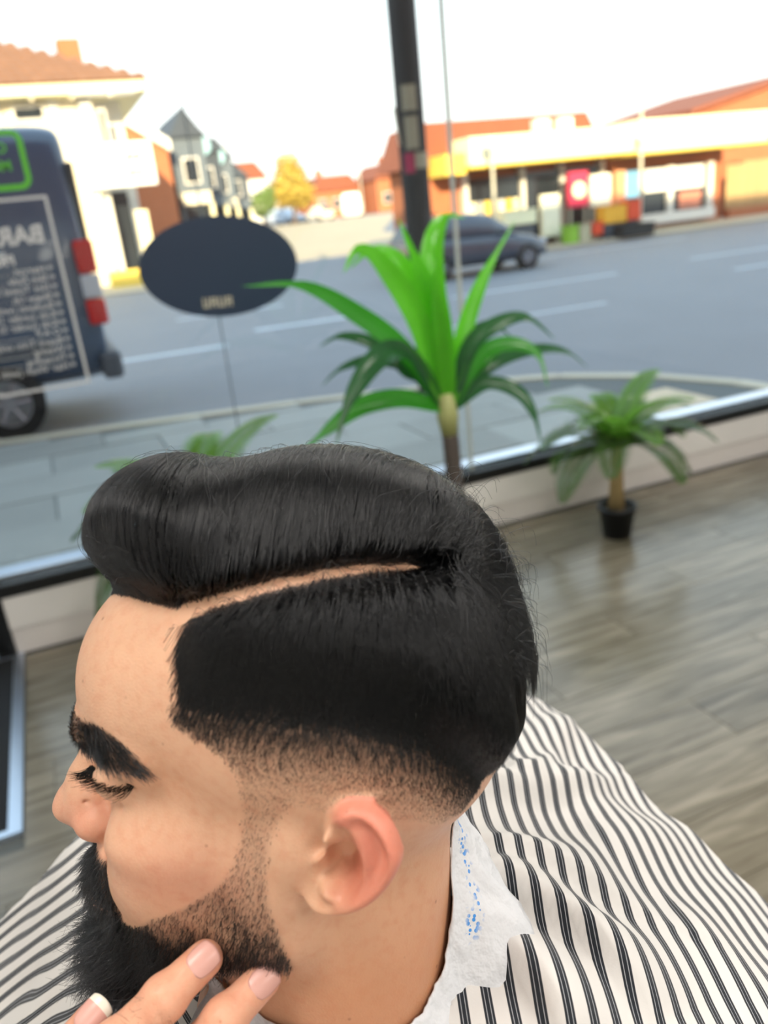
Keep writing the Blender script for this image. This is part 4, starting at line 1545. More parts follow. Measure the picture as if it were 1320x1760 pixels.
def noise1(p, fr, seed):
    r2 = np.random.default_rng(seed)
    v = 0
    for i in range(4):
        d = r2.normal(size=3)
        v = v + np.sin(p @ d * fr * (1 + 0.6 * i) + r2.uniform(0, 6.28)) / (1 + 0.5 * i)
    return v / 2.0


person = empty('person')
person.matrix_world = HEAD_M
tag(person, 'bearded young man in profile with side-parted black hair, wearing a striped cape', 'person')

# ---- roots from the skin vertices
jit = lambda a, s: a + rng.normal(size=a.shape) * s
pv_sd = plan_sd(hv)
pd = np.full(len(hv), 1e9)
ps = np.zeros(len(hv))
for i in range(len(PART) - 1):
    a, b = PART[i], PART[i + 1]
    e = b - a
    t = np.clip((hv - a) @ e / (e @ e), 0, 1)
    q = np.linalg.norm(hv - a - t[:, None] * e, axis=1)
    ps = np.where(q < pd, (i + t) / 6.0, ps)
    pd = np.minimum(pd, q)
part_clear = pd > (2.3 - 1.3 * sm(0.1, 1.0, ps)) * (1 + 0.35 * rng.normal(size=len(hv)))
top_mask = (pv_sd < 0) & (hv[:, 2] > 62) & part_clear
edge_w = 0.42 + 1.6 * np.exp(-np.clip(-pv_sd, 0, 99) / 7.0) * sm(-20, 0, hv[:, 1])
edge_w = np.maximum(edge_w, 1.0 * sm(-30, -55, hv[:, 0]))
idx = np.where(top_mask)[0]
w = edge_w[idx] / edge_w[idx].sum()
sel = rng.choice(idx, 25000, p=w)
roots = jit(hv[sel], 0.35)
WH = np.array((-50.0, 29.0))


def top_dir(p, u):
    lean = 0.10 - 0.10 * sm(60, 95, p[:, 0]) + 0.55 * sm(0, -50, p[:, 0])
    a = np.stack([-lean, -np.ones(len(p)), np.zeros(len(p))], 1)
    rdl = unit(np.stack([p[:, 0] - WH[0], p[:, 1] - WH[1], np.zeros(len(p))], 1) + np.array((-0.15, -0.25, 0)))
    a[:, 0] -= 0.55 * sm(55, 85, p[:, 0]) * sm(0.15, 0.6, u)
    k = sm(-38, -64, p[:, 0])[:, None]
    d = unit(a * (1 - k) + rdl * k + 1e-6)
    d = d + np.array((0, 0, 1.6 * (1 - sm(0.1, 0.75, u))))
    # behind the crown the hair falls
    d = d + np.stack([np.zeros(len(p)), np.zeros(len(p)), -1.2 * sm(-60, -90, p[:, 0])], 1)
    return d


lk = noise1(roots * np.array((1, .15, .15)), 0.55, 5)
psr = plan_sd(roots)
tl = np.clip(0.985 - 0.15 * rng.random(len(roots)) ** 2 - 0.10 * (lk > 0.5) - 0.15 * sm(6, 30, -psr) * rng.random(len(roots)), 0.90, 1.02)
Lh = (150 - 126 * sm(-30, -70, roots[:, 0])) * rng.uniform(0.70, 1.05, len(roots)) * (1 - 0.35 * sm(10, 40, -psr))
sets = [grow(roots, lambda p, u: top_dir(p, u) + 0.10 * np.stack([lk, 0 * lk, 0 * lk], 1), Lh, tl, rng.uniform(9, 16, len(roots)), 14, 0.05, 0.5, 2)]
# short wispy hair along the part and the front hairline
near = np.where(top_mask & (pv_sd > -9) & (hv[:, 1] > -20))[0]
sel = rng.choice(near, 2600)
r_w = jit(hv[sel], 0.3)
P = grow(r_w, lambda p, u: top_dir(p, u) * np.array((1, .6, 1)) + np.array((0, 0, .6)), rng.uniform(10, 26, len(r_w)), rng.uniform(0.5, 1.04, len(r_w)), np.full(len(r_w), 9.0), 14, 0.12, 0.8, 3)
sets.append(P)
# flyaways
sel = rng.choice(np.where(top_mask & (pv_sd < -3))[0], 240)
r_f = hv[sel]
fly_n = rng.normal(size=r_f.shape)
P = grow(r_f, lambda p, u: top_dir(p, u) + 0.35 * fly_n, rng.uniform(30, 80, len(r_f)), rng.uniform(1.0, 1.07, len(r_f)), np.full(len(r_f), 14.0), 14, 0.1, 0.5, 4)
sets.append(P)
# stray hair round the crown
sel = rng.choice(np.where(top_mask & (hv[:, 0] < -48) & (np.abs(hv[:, 1] - 10) < 45))[0], 130)
r_c = hv[sel]
crn = rng.normal(size=r_c.shape)
P = grow(r_c, lambda p, u: top_dir(p, u) + np.array((-0.5, 0, 0.5)) + 0.4 * crn, rng.uniform(18, 42, len(r_c)), rng.uniform(1.05, 1.6, len(r_c)), np.full(len(r_c), 22.0), 14, 0.1, 2.0, 14)
sets.append(P)
top_o = strand_object('top_hair', np.concatenate(sets) / 1000, 0.000085, 0.00004, M['hair'], person)
tag(top_o, 'long glossy black hair combed over from a hard side part')

# ---- sides and back
BACK_EDGE = polypx([(500, 1662), (486, 1620), (466, 1570), (458, 1500), (468, 1440), (492, 1392), (545, 1368)])
hz_ = zeta(hv)
FRONT = polypx([(345, 1055), (324, 1095), (309, 1150), (299, 1200), (295, 1238), (335, 1266), (388, 1303), (412, 1345), (416, 1400), (412, 1450), (398, 1494), (368, 1530), (310, 1563), (255, 1582), (228, 1592)])
FX = FRONT[np.argsort(FRONT[:, 1])]


def front_x(z):
    return np.interp(z, FX[:, 1], FX[:, 0])


side_mask = (pv_sd > 0) & part_clear & (hv[:, 0] < front_x(hv[:, 2]) + rng.normal(size=len(hv)) * 1.2) & (hv[:, 2] > 10) & (hz_ > -39)
pe = (np.stack([hv[:, 0], np.abs(hv[:, 1]), hv[:, 2]], 1) - EAR_C)
eu_, ev_, ew_ = pe @ eu2, pe @ ev, pe @ ew0
_q = hv.copy()
_q[:, 1] = np.abs(_q[:, 1])
ear_zone = H.sample(_q.astype(np.float32), H0) > 1.2
side_mask &= ~ear_zone
side_mask &= ~((hv[:, 0] > front_x(hv[:, 2]) - 2) & (hv[:, 2] > 60) & (rng.random(len(hv)) < 0.5))


def side_len(p):
    return np.interp(zeta(p), [-40, -33, -27, -20, -13, -6, 0, 6, 14, 24, 34, 48], [0.12, 0.3, 0.6, 1.1, 1.8, 2.8, 4.2, 7.0, 12, 19, 27, 36])


idx = np.where(side_mask)[0]
wt = np.where(hv[idx, 1] > -5, 1.0, 0.22) * (1.0 + 1.4 * sm(8, -6, hz_[idx]))
sel = rng.choice(idx, 58000, p=wt / wt.sum())
roots = jit(hv[sel], 0.4)
long_ = zeta(roots) > -6


def side_dir(p, u):
    fwd = 0.34 * sm(-60, 40, p[:, 0])
    return np.stack([fwd - 0.12 * sm(-40, -80, p[:, 0]), np.zeros(len(p)), -np.ones(len(p))], 1)


rl = roots[long_]
lk = noise1(rl * np.array((1, .2, .1)), 1.3, 9)
tl = np.clip(1.0 - 0.22 * rng.random(len(rl)) ** 1.6 - 0.08 * sm(0.1, 0.7, lk), 0.2, 1.05)
P = grow(rl, lambda p, u: side_dir(p, u) + 0.07 * np.stack([lk, 0 * lk, 0 * lk], 1) + 0.05 * rng.normal(size=p.shape), side_len(rl) * rng.uniform(0.7, 1.1, len(rl)), tl, np.clip(side_len(rl) * 0.4, 3, 10), 8, 0.06, 0.35, 6)
side_o = strand_object('side_hair', P / 1000, 0.000085, 0.00004, M['hair'], person)
tag(side_o, 'shorter black side hair brushed down below the part')


def short_hairs(roots, length, dirv, lift, n=3, curl=0.0, seed=11):
    r2 = np.random.default_rng(seed)
    nn = unit(grad(hs, roots, 1.5))
    d = dirv - (dirv * nn).sum(1, keepdims=True) * nn
    d = unit(unit(d) + nn * (lift[:, None] if hasattr(lift, '__len__') else lift) + 0.12 * r2.normal(size=roots.shape))
    k = len(roots)
    P = np.zeros((k, n, 3))
    s = np.linspace(0, 1, n)
    b1 = unit(np.cross(d, nn))
    ph = r2.uniform(0, 6.28, (k, 1))
    bend = r2.normal(size=(k, 1)) * curl
    for i in range(n):
        P[:, i] = roots + d * (length[:, None] * s[i]) - nn * 0.2 + (b1 * np.sin(ph + 3.5 * s[i]) + nn * np.cos(ph + 3.0 * s[i]) * 0.6) * (length[:, None] * bend * s[i] ** 1.3) + np.array((0, 0, -1.0)) * (length[:, None] * s[i] ** 2 * 0.15)
    return P


rs_ = roots[~long_]
P = short_hairs(rs_, np.maximum(side_len(rs_), 0.2) * rng.uniform(0.7, 1.2, len(rs_)), side_dir(rs_, 0), 0.35, 3)
fade_o = strand_object('faded_hair', P / 1000, 0.00005, 0.000035, M['hair'], person)
tag(fade_o, 'very short clipped hair fading into skin above the ear')

core_o = mesh_object('hair_base', cv / 1000, cq, M['hair_base'], person)
# ------------------------------------------------------------------ beard, brows, lashes
BX = polypx([(412, 1300), (416, 1400), (412, 1450), (398, 1494), (368, 1530), (310, 1563), (255, 1582), (232, 1596)])
BB = polypx([(560, 1300), (492, 1392), (468, 1440), (458, 1500), (466, 1570), (486, 1620), (504, 1662)])
BEARD = np.vstack([BX, [(80, -50), (83.5, -46), (85.5, -36), (87.5, -27), (96, -26.5), (104, -29), (125, -30), (130, -110), (60, -118), (10, -100), (6, -66)], BB[::-1]])
bsd = poly_sdf(BEARD, hv[:, 0], hv[:, 2])
ctrl = [((445, 1330), 0.7), ((440, 1400), 0.9), ((435, 1480), 1.3), ((410, 1530), 1.7), ((440, 1580), 2.2), ((340, 1575), 2.0), ((280, 1600), 2.2), ((380, 1600), 3.2), ((470, 1630), 4.2), ((490, 1655), 5.5), ((420, 1650), 6.0), ((330, 1640), 6.5), ((270, 1640), 9.0), ((240, 1610), 7.0)]
CP = np.array([np.append(head_px(*p)[[0, 2]], L) for p, L in ctrl] + [(104, -70, 17), (95, -85, 18), (80, -88, 17), (60, -84, 13), (90, -64, 13), (102, -60, 10), (98, -35, 8), (92, -40, 9), (88, -46, 9), (104, -36, 7), (40, -78, 9), (20, -72, 7), (85, -58, 9)])


def beard_len(p):
    d2 = (p[:, None, 0] - CP[None, :, 0]) ** 2 + (p[:, None, 2] - CP[None, :, 1]) ** 2 + 4.0
    w = 1.0 / d2 ** 1.6
    return (w * CP[None, :, 2]).sum(1) / w.sum(1)


lips = ((hv[:, 0] > 89) & (hv[:, 2] < -46.5) & (hv[:, 2] > -57))
bm_ = (bsd + rng.normal(size=len(hv)) * 0.7 < 0) & (hv[:, 2] > -104) & ~lips & (hv[:, 0] > 0) & (hv[:, 2] < 34)
under = hv[:, 2] < np.interp(hv[:, 0], [0, 20, 45, 62, 80, 100], [-50, -57, -64, -82, -100, -104])
bm_ &= ~under
idx = np.where(bm_)[0]
blen = beard_len(hv[idx])
wt = np.where(hv[idx, 1] > -25, 1.0, 0.3) * (0.9 + 0.5 * sm(3, 10, blen))
sel = rng.choice(idx, 17000, p=wt / wt.sum())
roots = jit(hv[sel], 0.35)
bl = beard_len(roots)
chin = sm(5, 12, bl)
mous = ((roots[:, 2] > -46) & (roots[:, 0] > 80)).astype(float)
dv = np.stack([0.25 + 0.15 * chin, 0.35 * mous * np.sign(roots[:, 1]), -np.ones(len(roots))], 1)
P = short_hairs(roots, bl * rng.uniform(0.55, 1.15, len(roots)), dv, 0.38 + 0.75 * chin * (1 - 0.55 * mous), 7, 0.20, 21)
beard_o = strand_object('beard', P / 1000, np.where(bl > 3, 0.0001, 0.000062), 0.00004, M['hair'], person)
tag(beard_o, 'full black beard and moustache, clipped short up the cheek')

# stray curls at the edge of the chin
far = np.where(bm_ & (hv[:, 2] < -62) & (hv[:, 0] > 60))[0]
sel = rng.choice(far, 900)
rr_ = hv[sel]
P2 = short_hairs(rr_, rng.uniform(14, 24, len(rr_)), np.stack([0.5 + 0 * rr_[:, 0], 0 * rr_[:, 0], -np.ones(len(rr_))], 1), 1.0, 7, 0.30, 22)
strand_object('beard_curls', P2 / 1000, 0.00008, 0.00004, M['hair'], person)

BROW = polypx([(112, 38, 0), (104, 38.5, 0), (146, 1240), (160, 1242), (188, 1260), (222, 1290), (258, 1324), (238, 1332), (205, 1322), (170, 1303), (150, 1290), (103, 27, 0), (112, 28, 0)])
brow_sd = poly_sdf(BROW, hv[:, 0], hv[:, 2])
bw = (brow_sd + rng.normal(size=len(hv)) * 0.5 < 0) & (np.abs(hv[:, 1]) > 6) & (hv[:, 2] > 22) & (np.abs(hv[:, 1]) < 60)
idx = np.where(bw)[0]
sel = rng.choice(idx, 5000)
roots = jit(hv[sel], 0.3)
bk = sm(102, 88, roots[:, 0])
bdir = np.stack([-0.15 - 0.9 * bk, 0.6 * np.sign(roots[:, 1]), 0.9 - 1.25 * bk], 1)
P = short_hairs(roots, rng.uniform(4.0, 8.0, len(roots)) * (1 - 0.5 * sm(92, 101, roots[:, 0])), bdir, 0.30, 5, 0.05, 31)
brow_o = strand_object('eyebrows', P / 1000, 0.00008, 0.00003, M['hair'], person)
tag(brow_o, 'thick black eyebrow')

M['lash'] = mat('eyelash', (0.03, 0.028, 0.028), 0.5, 0.1, 50, spec=0.2)
# lashes, both eyes
LP = spline(lash_pts, 8)
LS = []
for side_ in (1, -1):
    for i in range(4, len(LP) - 2):
        for j in range(6):
            p0 = LP[i] + rng.normal(size=3) * 0.25
            p0 = p0 * np.array((1, side_, 1))
            f = i / len(LP)
            o_ = np.array((0.95 - 0.45 * f, side_ * (0.30 + 0.55 * f), -0.75))
            o_ = o_ / np.linalg.norm(o_)
            o_ = o_ + rng.normal(size=3) * 0.10
            L = rng.uniform(8.0, 11.5)
            s = np.linspace(0, 1, 7)[:, None]
            LS.append(p0 + o_ * L * s + np.array((0.10, 0, 0.42)) * L * s ** 2.2)
lash_o = strand_object('eyelashes', np.array(LS) / 1000, 0.00012, 0.00004, M['lash'], person)
tag(lash_o, 'long dark lashes of the lowered eye')

# ------------------------------------------------------------------ the body mesh with its skin maps
stub = np.zeros(len(hv))
stub = np.maximum(stub, np.where(top_mask, 0.85, 0) * sm(0.2, 2.0, pd - (2.1 - 1.5 * ps)))
fx_in = sm(0.0, 4.0, front_x(hv[:, 2]) - hv[:, 0])
sd_ = np.interp(hz_, [-42, -34, -26, -18, -10, 0], [0, 0.08, 0.2, 0.38, 0.6, 0.9]) * fx_in * (pv_sd > -1) * (hv[:, 2] > 8)
sd_ *= np.where(ear_zone, 0, 1) * sm(0.2, 2.0, pd - (2.1 - 1.5 * ps))
stub = np.maximum(stub, sd_)
bl_all = np.zeros(len(hv))
near_b = bsd < 3
bl_all[near_b] = beard_len(hv[near_b])
bst = sm(1.5, -3.0, bsd) * np.interp(bl_all, [0, 0.8, 2, 4, 8], [0, 0.12, 0.30, 0.55, 0.85])
bst[lips & (hv[:, 0] > 90)] = 0.0
bst[under] = 0
stub = np.maximum(stub, bst * (hv[:, 2] < 36) * (hv[:, 0] > -2))
stub = np.maximum(stub, 0.8 * sm(1.0, -1.5, brow_sd) * (hv[:, 2] > 20) * (np.abs(hv[:, 1]) > 6))
g3 = lambda c, r: np.exp(-(((hv[:, 0] - c[0]) / r[0]) ** 2 + ((np.abs(hv[:, 1]) - c[1]) / r[1]) ** 2 + ((hv[:, 2] - c[2]) / r[2]) ** 2))
on_ear = ear_zone
red = 0.66 * on_ear * np.maximum(sm(2, 14, eu_) * sm(-22, 0, ev_), sm(14, 24, ev_) * sm(-6, 4, eu_)) + 0.42 * g3((98, 14, -14), (14, 12, 12)) + 0.22 * g3((116, 0, -12), (12, 12, 12)) + 0.28 * g3((52, 50, -12), (26, 30, 16)) + 0.30 * g3((96, 8, -51), (12, 22, 5)) + 0.12 * g3((98, 12, 46), (6, 10, 6))
tan_ = 0.42 * sm(-30, -70, hv[:, 2]) * (hv[:, 0] < 60) + 0.30 * sm(10, -20, hv[:, 0]) * sm(30, -30, hv[:, 2]) + 0.35 * g3((56, 50, 30), (16, 20, 14))
# torso under the cape, a coarser field in the same frame
TB = Field((-190, -330, -560), (170, 330, -110), 8.0)
up_h = np.array((HEAD_F[2], HEAD_L[2], HEAD_U[2]))
nb = np.array((-14.0, 0, -118.0))
rt = np.array((0.35, -0.93, 0.10)); rt = rt - (rt @ up_h) * up_h; rt /= np.linalg.norm(rt)
TB.cap(nb + up_h * 15, nb - up_h * 60, 60, 66, 20)
TB.cap(nb - up_h * 62 + rt * 150, nb - up_h * 62 - rt * 150, 52, 52, 30)
TB.cap(nb - up_h * 110, nb - up_h * 420, 118, 120, 60)
TB.cap(nb - up_h * 75 + rt * 185, nb - up_h * 330 + rt * 205, 48, 38, 24)
TB.cap(nb - up_h * 75 - rt * 185, nb - up_h * 330 - rt * 205, 48, 38, 24)
bv, bq = TB.mesh()
keep = (hv[hq][:, :, 2].min(1) > -146)
allv = np.vstack([hv, bv])
allq = np.vstack([hq[keep], bq + len(hv)])
body = mesh_object('body', allv / 1000, allq, M['skin'], person)
z_ = np.zeros(len(bv))
for nm, arr in (('stub', stub), ('red', red), ('tan', tan_)):
    at = body.data.attributes.new(nm, 'FLOAT', 'POINT')
    arr = np.concatenate([arr, z_])
    if len(body.data.vertices) == len(arr):
        at.data.foreach_set('value', np.clip(arr, 0, 1).astype(np.float32))
tag(body, 'tanned skin of head and neck')
# ------------------------------------------------------------------ cape, paper collar (parts of the man)
HB = np.stack([HEAD_F, HEAD_L, HEAD_U], 1)


def to_head(w):
    return (np.asarray(w) - HEAD_O) @ HB


def to_world(h_mm):
    return HEAD_O + (np.asarray(h_mm) / 1000.0) @ HB.T


def smin_list(a, k):
    r = a[0]
    for b in a[1:]:
        r = smin(r, b, k)
    return r


def cape_z(x, y):
    yr = 0.545 + 0.42 * np.clip(x - 0.10, 0, 1) + 0.10 * np.clip(-x - 0.1, 0, 1)
    z = smin_list([
        1.288 - 0.62 * (x - 0.115),                      # slope from the nape to the chair back
        1.135 - 7.0 * (x - 0.365),                       # falls behind the chair back
        1.268 - 0.36 * (y - 0.335), 1.165 - 6.0 * (y - yr),      # far shoulder, far side
        1.268 + 0.36 * (y - 0.225), 1.165 + 6.0 * (y - 0.005 + 0.0 * x),   # near shoulder, near side
        1.272 + 1.0 * (x - 0.01)], 0.035)
    front = 0.80 + 0.25 * sm(-0.62, -0.30, x)
    z = np.maximum(z, np.where(x < -0.1, front - 6.0 * np.clip(y - 0.62, 0, 1) - 6.0 * np.clip(-0.05 - y, 0, 1) - 6 * np.clip(-0.62 - x, 0, 1), -1))
    return z


def on_cape(px, py):
    r = ray(px, py)
    t = 0.2
    for _ in range(400):
        p = C0 + r * t
        if p[2] < float(cape_z(p[0], p[1])):
            break
        t += 0.004
    return p[:2]


FOLDS = [([(760, 1430), (824, 1378), (910, 1372), (998, 1366), (1060, 1336)], 0.020, 0.013),
         ([(770, 1340), (860, 1310), (960, 1300), (1040, 1290)], 0.012, 0.013),
         ([(785, 1462), (866, 1480), (940, 1500), (1040, 1545), (1140, 1600)], 0.016, 0.013),
         ([(807, 1512), (887, 1555), (998, 1622), (1070, 1690), (1142, 1760)], 0.024, 0.013),
         ([(860, 1640), (900, 1680), (960, 1760), (1000, 1830)], 0.020, 0.011),
         ([(1020, 1420), (1100, 1500), (1190, 1600), (1290, 1740)], 0.010, 0.018),
         ([(0, 1700), (60, 1650), (120, 1610)], 0.005, 0.012),
         ([(40, 1760), (110, 1690), (180, 1640)], 0.005, 0.012)]
gx_, gy_ = np.meshgrid(np.arange(-0.66, 0.472, 0.004), np.arange(-0.16, 0.90, 0.004), indexing='ij')
cz = cape_z(gx_, gy_)
for pts, A, w_ in FOLDS:
    L_ = spline([on_cape(*p) for p in pts], 4)
    d, s_ = line_dist(L_, gx_, gy_)
    # sharper on the side towards the neck
    # signed side, so that one flank of the fold is steep
    k_i = np.clip((s_ * (len(L_) - 1)).astype(int), 0, len(L_) - 2)
    e_ = L_[k_i + 1] - L_[k_i]
    sg = e_[..., 0] * (gy_ - L_[k_i][..., 1]) - e_[..., 1] * (gx_ - L_[k_i][..., 0])
    ww = np.where(sg > 0, w_ * 2.3, w_ * 0.55)
    cz += A * np.exp(-(d / ww) ** 2) * np.sin(np.pi * np.clip(s_ * 0.9 + 0.08, 0, 1)) ** 0.6
ang = np.arctan2(gy_ - 0.285, gx_ - 0.07)
rad_ = np.hypot(gy_ - 0.285, gx_ - 0.07)
cz += 0.004 * np.sin(ang * 11 + 2 * np.sin(rad_ * 20)) * sm(0.1, 0.22, rad_) + 0.003 * np.sin(gx_ * 60 + 25 * gy_) * sm(0.1, 0.2, rad_) + 0.002 * np.sin(gy_ * 95 - 40 * gx_)
nx_, ny_ = gx_.shape
V = np.stack([gx_.ravel(), gy_.ravel(), cz.ravel()], 1)
ii = np.arange(nx_ * ny_).reshape(nx_, ny_)
Q = np.stack([ii[:-1, :-1], ii[1:, :-1], ii[1:, 1:], ii[:-1, 1:]], -1).reshape(-1, 4)
# neck opening
NC = to_world((-14, 0, -70))
neck_r = np.hypot((V[:, 0] - NC[0]) / 1.0, V[:, 1] - NC[1])
ok = (neck_r[Q].min(1) > 0.056) & (V[Q][:, :, 2].min(1) > 0.50)
Q = Q[ok]
# cloth coordinate across the stripes
n_f = IX * 0.65 + IY * 0.76
s_back = V[:, 0] - 0.36 * V[:, 1] - 0.30 * np.minimum(V[:, 2] - 1.12, 0)
s_front = ((V - np.array((-0.1, 0.5, 1.1))) @ n_f) * 1.75
kf = sm(0.0, -0.06, V[:, 0])
stripe = s_back * (1 - kf) + s_front * kf


def cape_material():
    m = bpy.data.materials.new('striped_cotton')
    m.use_nodes = True
    nt = m.node_tree
    b = nt.nodes['Principled BSDF']
    st_ = sock(nt, 'stripe')
    mu = nt.nodes.new('ShaderNodeMath'); mu.operation = 'DIVIDE'; mu.inputs[1].default_value = 0.0118
    nt.links.new(st_, mu.inputs[0])
    fr = nt.nodes.new('ShaderNodeMath'); fr.operation = 'FRACT'
    nt.links.new(mu.outputs[0], fr.inputs[0])
    rp = nt.nodes.new('ShaderNodeValToRGB')
    rp.color_ramp.interpolation = 'LINEAR'
    cream, dark, grey = srgb(0.81, 0.80, 0.79), srgb(0.13, 0.145, 0.17), srgb(0.62, 0.63, 0.65)
    els = rp.color_ramp.elements
    els[0].position, els[0].color = 0.0, cream
    els[1].position, els[1].color = 1.0, cream
    for pos, c in ((0.28, cream), (0.30, dark), (0.385, dark), (0.395, grey), (0.415, grey), (0.425, dark), (0.565, dark), (0.575, grey), (0.595, grey), (0.605, dark), (0.69, dark), (0.71, cream)):
        e = els.new(pos)
        e.color = c
    nt.links.new(fr.outputs[0], rp.inputs[0])
    nt.links.new(rp.outputs[0], b.inputs['Base Color'])
    b.inputs['Roughness'].default_value = 0.8
    b.inputs['Specular IOR Level'].default_value = 0.2
    b.inputs['Sheen Weight'].default_value = 0.15
    tc = nt.nodes.new('ShaderNodeTexCoord')
    nz = nt.nodes.new('ShaderNodeTexNoise')
    nz.inputs['Scale'].default_value = 900
    nt.links.new(tc.outputs['Object'], nz.inputs['Vector'])
    bp = nt.nodes.new('ShaderNodeBump')
    bp.inputs['Strength'].default_value = 0.15
    bp.inputs['Distance'].default_value = 0.0005
    nt.links.new(nz.outputs[0], bp.inputs['Height'])
    nt.links.new(bp.outputs[0], b.inputs['Normal'])
    return m


used = np.unique(Q)
remap = np.full(len(V), -1)
remap[used] = np.arange(len(used))
cape = mesh_object('cape', to_head(V[used]), remap[Q], cape_material(), person)
at = cape.data.attributes.new('stripe', 'FLOAT', 'POINT')
at.data.foreach_set('value', stripe[used].astype(np.float32))
so = cape.modifiers.new('thickness', 'SOLIDIFY')
so.thickness = 0.0012
tag(cape, 'white cape with grey-black triple stripes')

# paper neck strip
PH = np.radians(np.arange(20, 341, 2.0))
zu = np.interp(np.degrees(PH), [20, 60, 90, 120, 140, 152, 165, 180, 205, 240, 340], [-84, -86, -88, -86, -80, -70, -44, -22, -14, -50, -84])
hgt = np.interp(np.degrees(PH), [20, 60, 100, 130, 150, 165, 185, 215, 260, 340], [22, 22, 26, 34, 44, 52, 50, 40, 24, 22])
flare = np.interp(np.degrees(PH), [20, 60, 100, 130, 150, 170, 190, 220, 340], [10, 12, 12, 16, 26, 32, 26, 16, 10])
hgt = hgt + 5 * np.sin(PH * 3.7 + 1) + 3 * np.sin(PH * 8.3) + 6 * np.exp(-((np.degrees(PH) - 150) / 9) ** 2)
NV = 14
TP = np.zeros((len(PH), NV, 3))
r2 = np.random.default_rng(5)
for i, a in enumerate(PH):
    dr = np.array((math.cos(a), math.sin(a), 0))
    for j in range(NV):
        s_ = j / (NV - 1)
        z = zu[i] - hgt[i] * s_
        c = np.array((-12 - 0.06 * (-z - 40), 0, z))
        rr = np.arange(30, 90, 1.0)
        if j == 0:
            v_ = hs(c + dr * rr[:, None])
            hit = np.where(v_ > 0)[0]
            base = rr[hit[0]] if len(hit) else 60.0
        crk = 2.2 * math.sin(a * 5.3 + 3 * s_ + 1) + 1.6 * math.sin(a * 11.7 - 5 * s_ + 2) + 0.8 * math.sin(23.1 * a + 8 * s_) + 0.5 * math.sin(41 * a - 11 * s_)
        TP[i, j] = c + dr * (base + 1.2 + flare[i] * s_ ** 1.4 + crk * (0.35 + s_)) + np.array((0, 0, 2.2 * math.sin(a * 4.1 + 2.0) * (1 - s_)))
tq = np.arange(len(PH) * NV).reshape(len(PH), NV)
TQ = np.stack([tq[:-1, :-1], tq[1:, :-1], tq[1:, 1:], tq[:-1, 1:]], -1).reshape(-1, 4)


def tissue_material():
    m = mat('paper_tissue', (0.83, 0.84, 0.86), 0.85, 0.03, 60, 0.35, 110)
    nt = m.node_tree
    b = nt.nodes['Principled BSDF']
    src = b.inputs['Base Color'].links[0].from_socket
    wv_ = nt.nodes.new('ShaderNodeTexVoronoi')
    wv_.inputs['Scale'].default_value = 420
    tc = nt.nodes.new('ShaderNodeTexCoord')
    nt.links.new(tc.outputs['Object'], wv_.inputs['Vector'])
    lt = nt.nodes.new('ShaderNodeMath'); lt.operation = 'LESS_THAN'; lt.inputs[1].default_value = 0.42
    nt.links.new(wv_.outputs['Distance'], lt.inputs[0])
    mu = nt.nodes.new('ShaderNodeMath'); mu.operation = 'MULTIPLY'
    nt.links.new(lt.outputs[0], mu.inputs[0])
    nt.links.new(sock(nt, 'print'), mu.inputs[1])
    nt.links.new(mixc(nt, mu.outputs[0], src, srgb(0.25, 0.55, 0.85)), b.inputs['Base Color'])
    b.inputs['Transmission Weight'].default_value = 0.0
    return m


tis = mesh_object('neck_tissue', TP.reshape(-1, 3) / 1000, TQ, tissue_material(), person)
pr = np.zeros((len(PH), NV))
for i, a in enumerate(np.degrees(PH)):
    for j in range(NV):
        pr[i, j] = 1.0 if (abs(j - 4.0 - 2.0 * math.sin(a * 0.16)) < 0.8 and 158 < a < 184) else 0.0
at = tis.data.attributes.new('print', 'FLOAT', 'POINT')
at.data.foreach_set('value', pr.ravel().astype(np.float32))
so = tis.modifiers.new('thickness', 'SOLIDIFY')
so.thickness = 0.0008
tag(tis, 'crumpled white paper neck strip with blue print')

# ------------------------------------------------------------------ barber chair, nearly all of it under the cape
M['leather'] = mat('black_leather', (0.06, 0.06, 0.065), 0.45, 0.1, 30, 0.2, 200)
M['chrome'] = mat('chrome', (0.8, 0.8, 0.82), 0.15, 0.02, 10, metal=1.0)
bc = empty('barber_chair', (0.08, 0.285, 0))
tag(bc, 'black barber chair hidden under the striped cape', 'chair')
MB().lathe([(0.0, 0.0), (0.30, 0.0), (0.30, 0.02), (0.08, 0.05), (0.0, 0.05)], (0, 0, 0), 32).build('base', M['chrome'], bc, True)
MB().lathe([(0.045, 0.05), (0.045, 0.42)], (0, 0, 0), 20).build('column', M['chrome'], bc, True)
MB().box2((-0.30, -0.24, 0.42), (0.20, 0.24, 0.545)).build('seat', M['leather'], bc, bevel=0.03)
MB().box2((0.19, -0.22, 0.56), (0.25, 0.24, 0.99)).build('backrest', M['leather'], bc, bevel=0.025)

# ------------------------------------------------------------------ the barber's hand
HD = Field((-190, -60, -110), (110, 270, 50), 1.25)
HAND_O = at_depth(300, 1700, 0.315)


def hp_(px, py, d):
    """pixel and depth -> hand frame in mm (x image right, y image down, z away)"""
    w = at_depth(px, py, d) - HAND_O
    return np.array((w @ IX, w @ IY, w @ FW)) * 1000


_rot = np.stack([IX, IY, FW], 1)


def jaw_depth(px, py, off):
    w = to_world(head_px(px, py))
    return float((w - C0) @ FW) - off


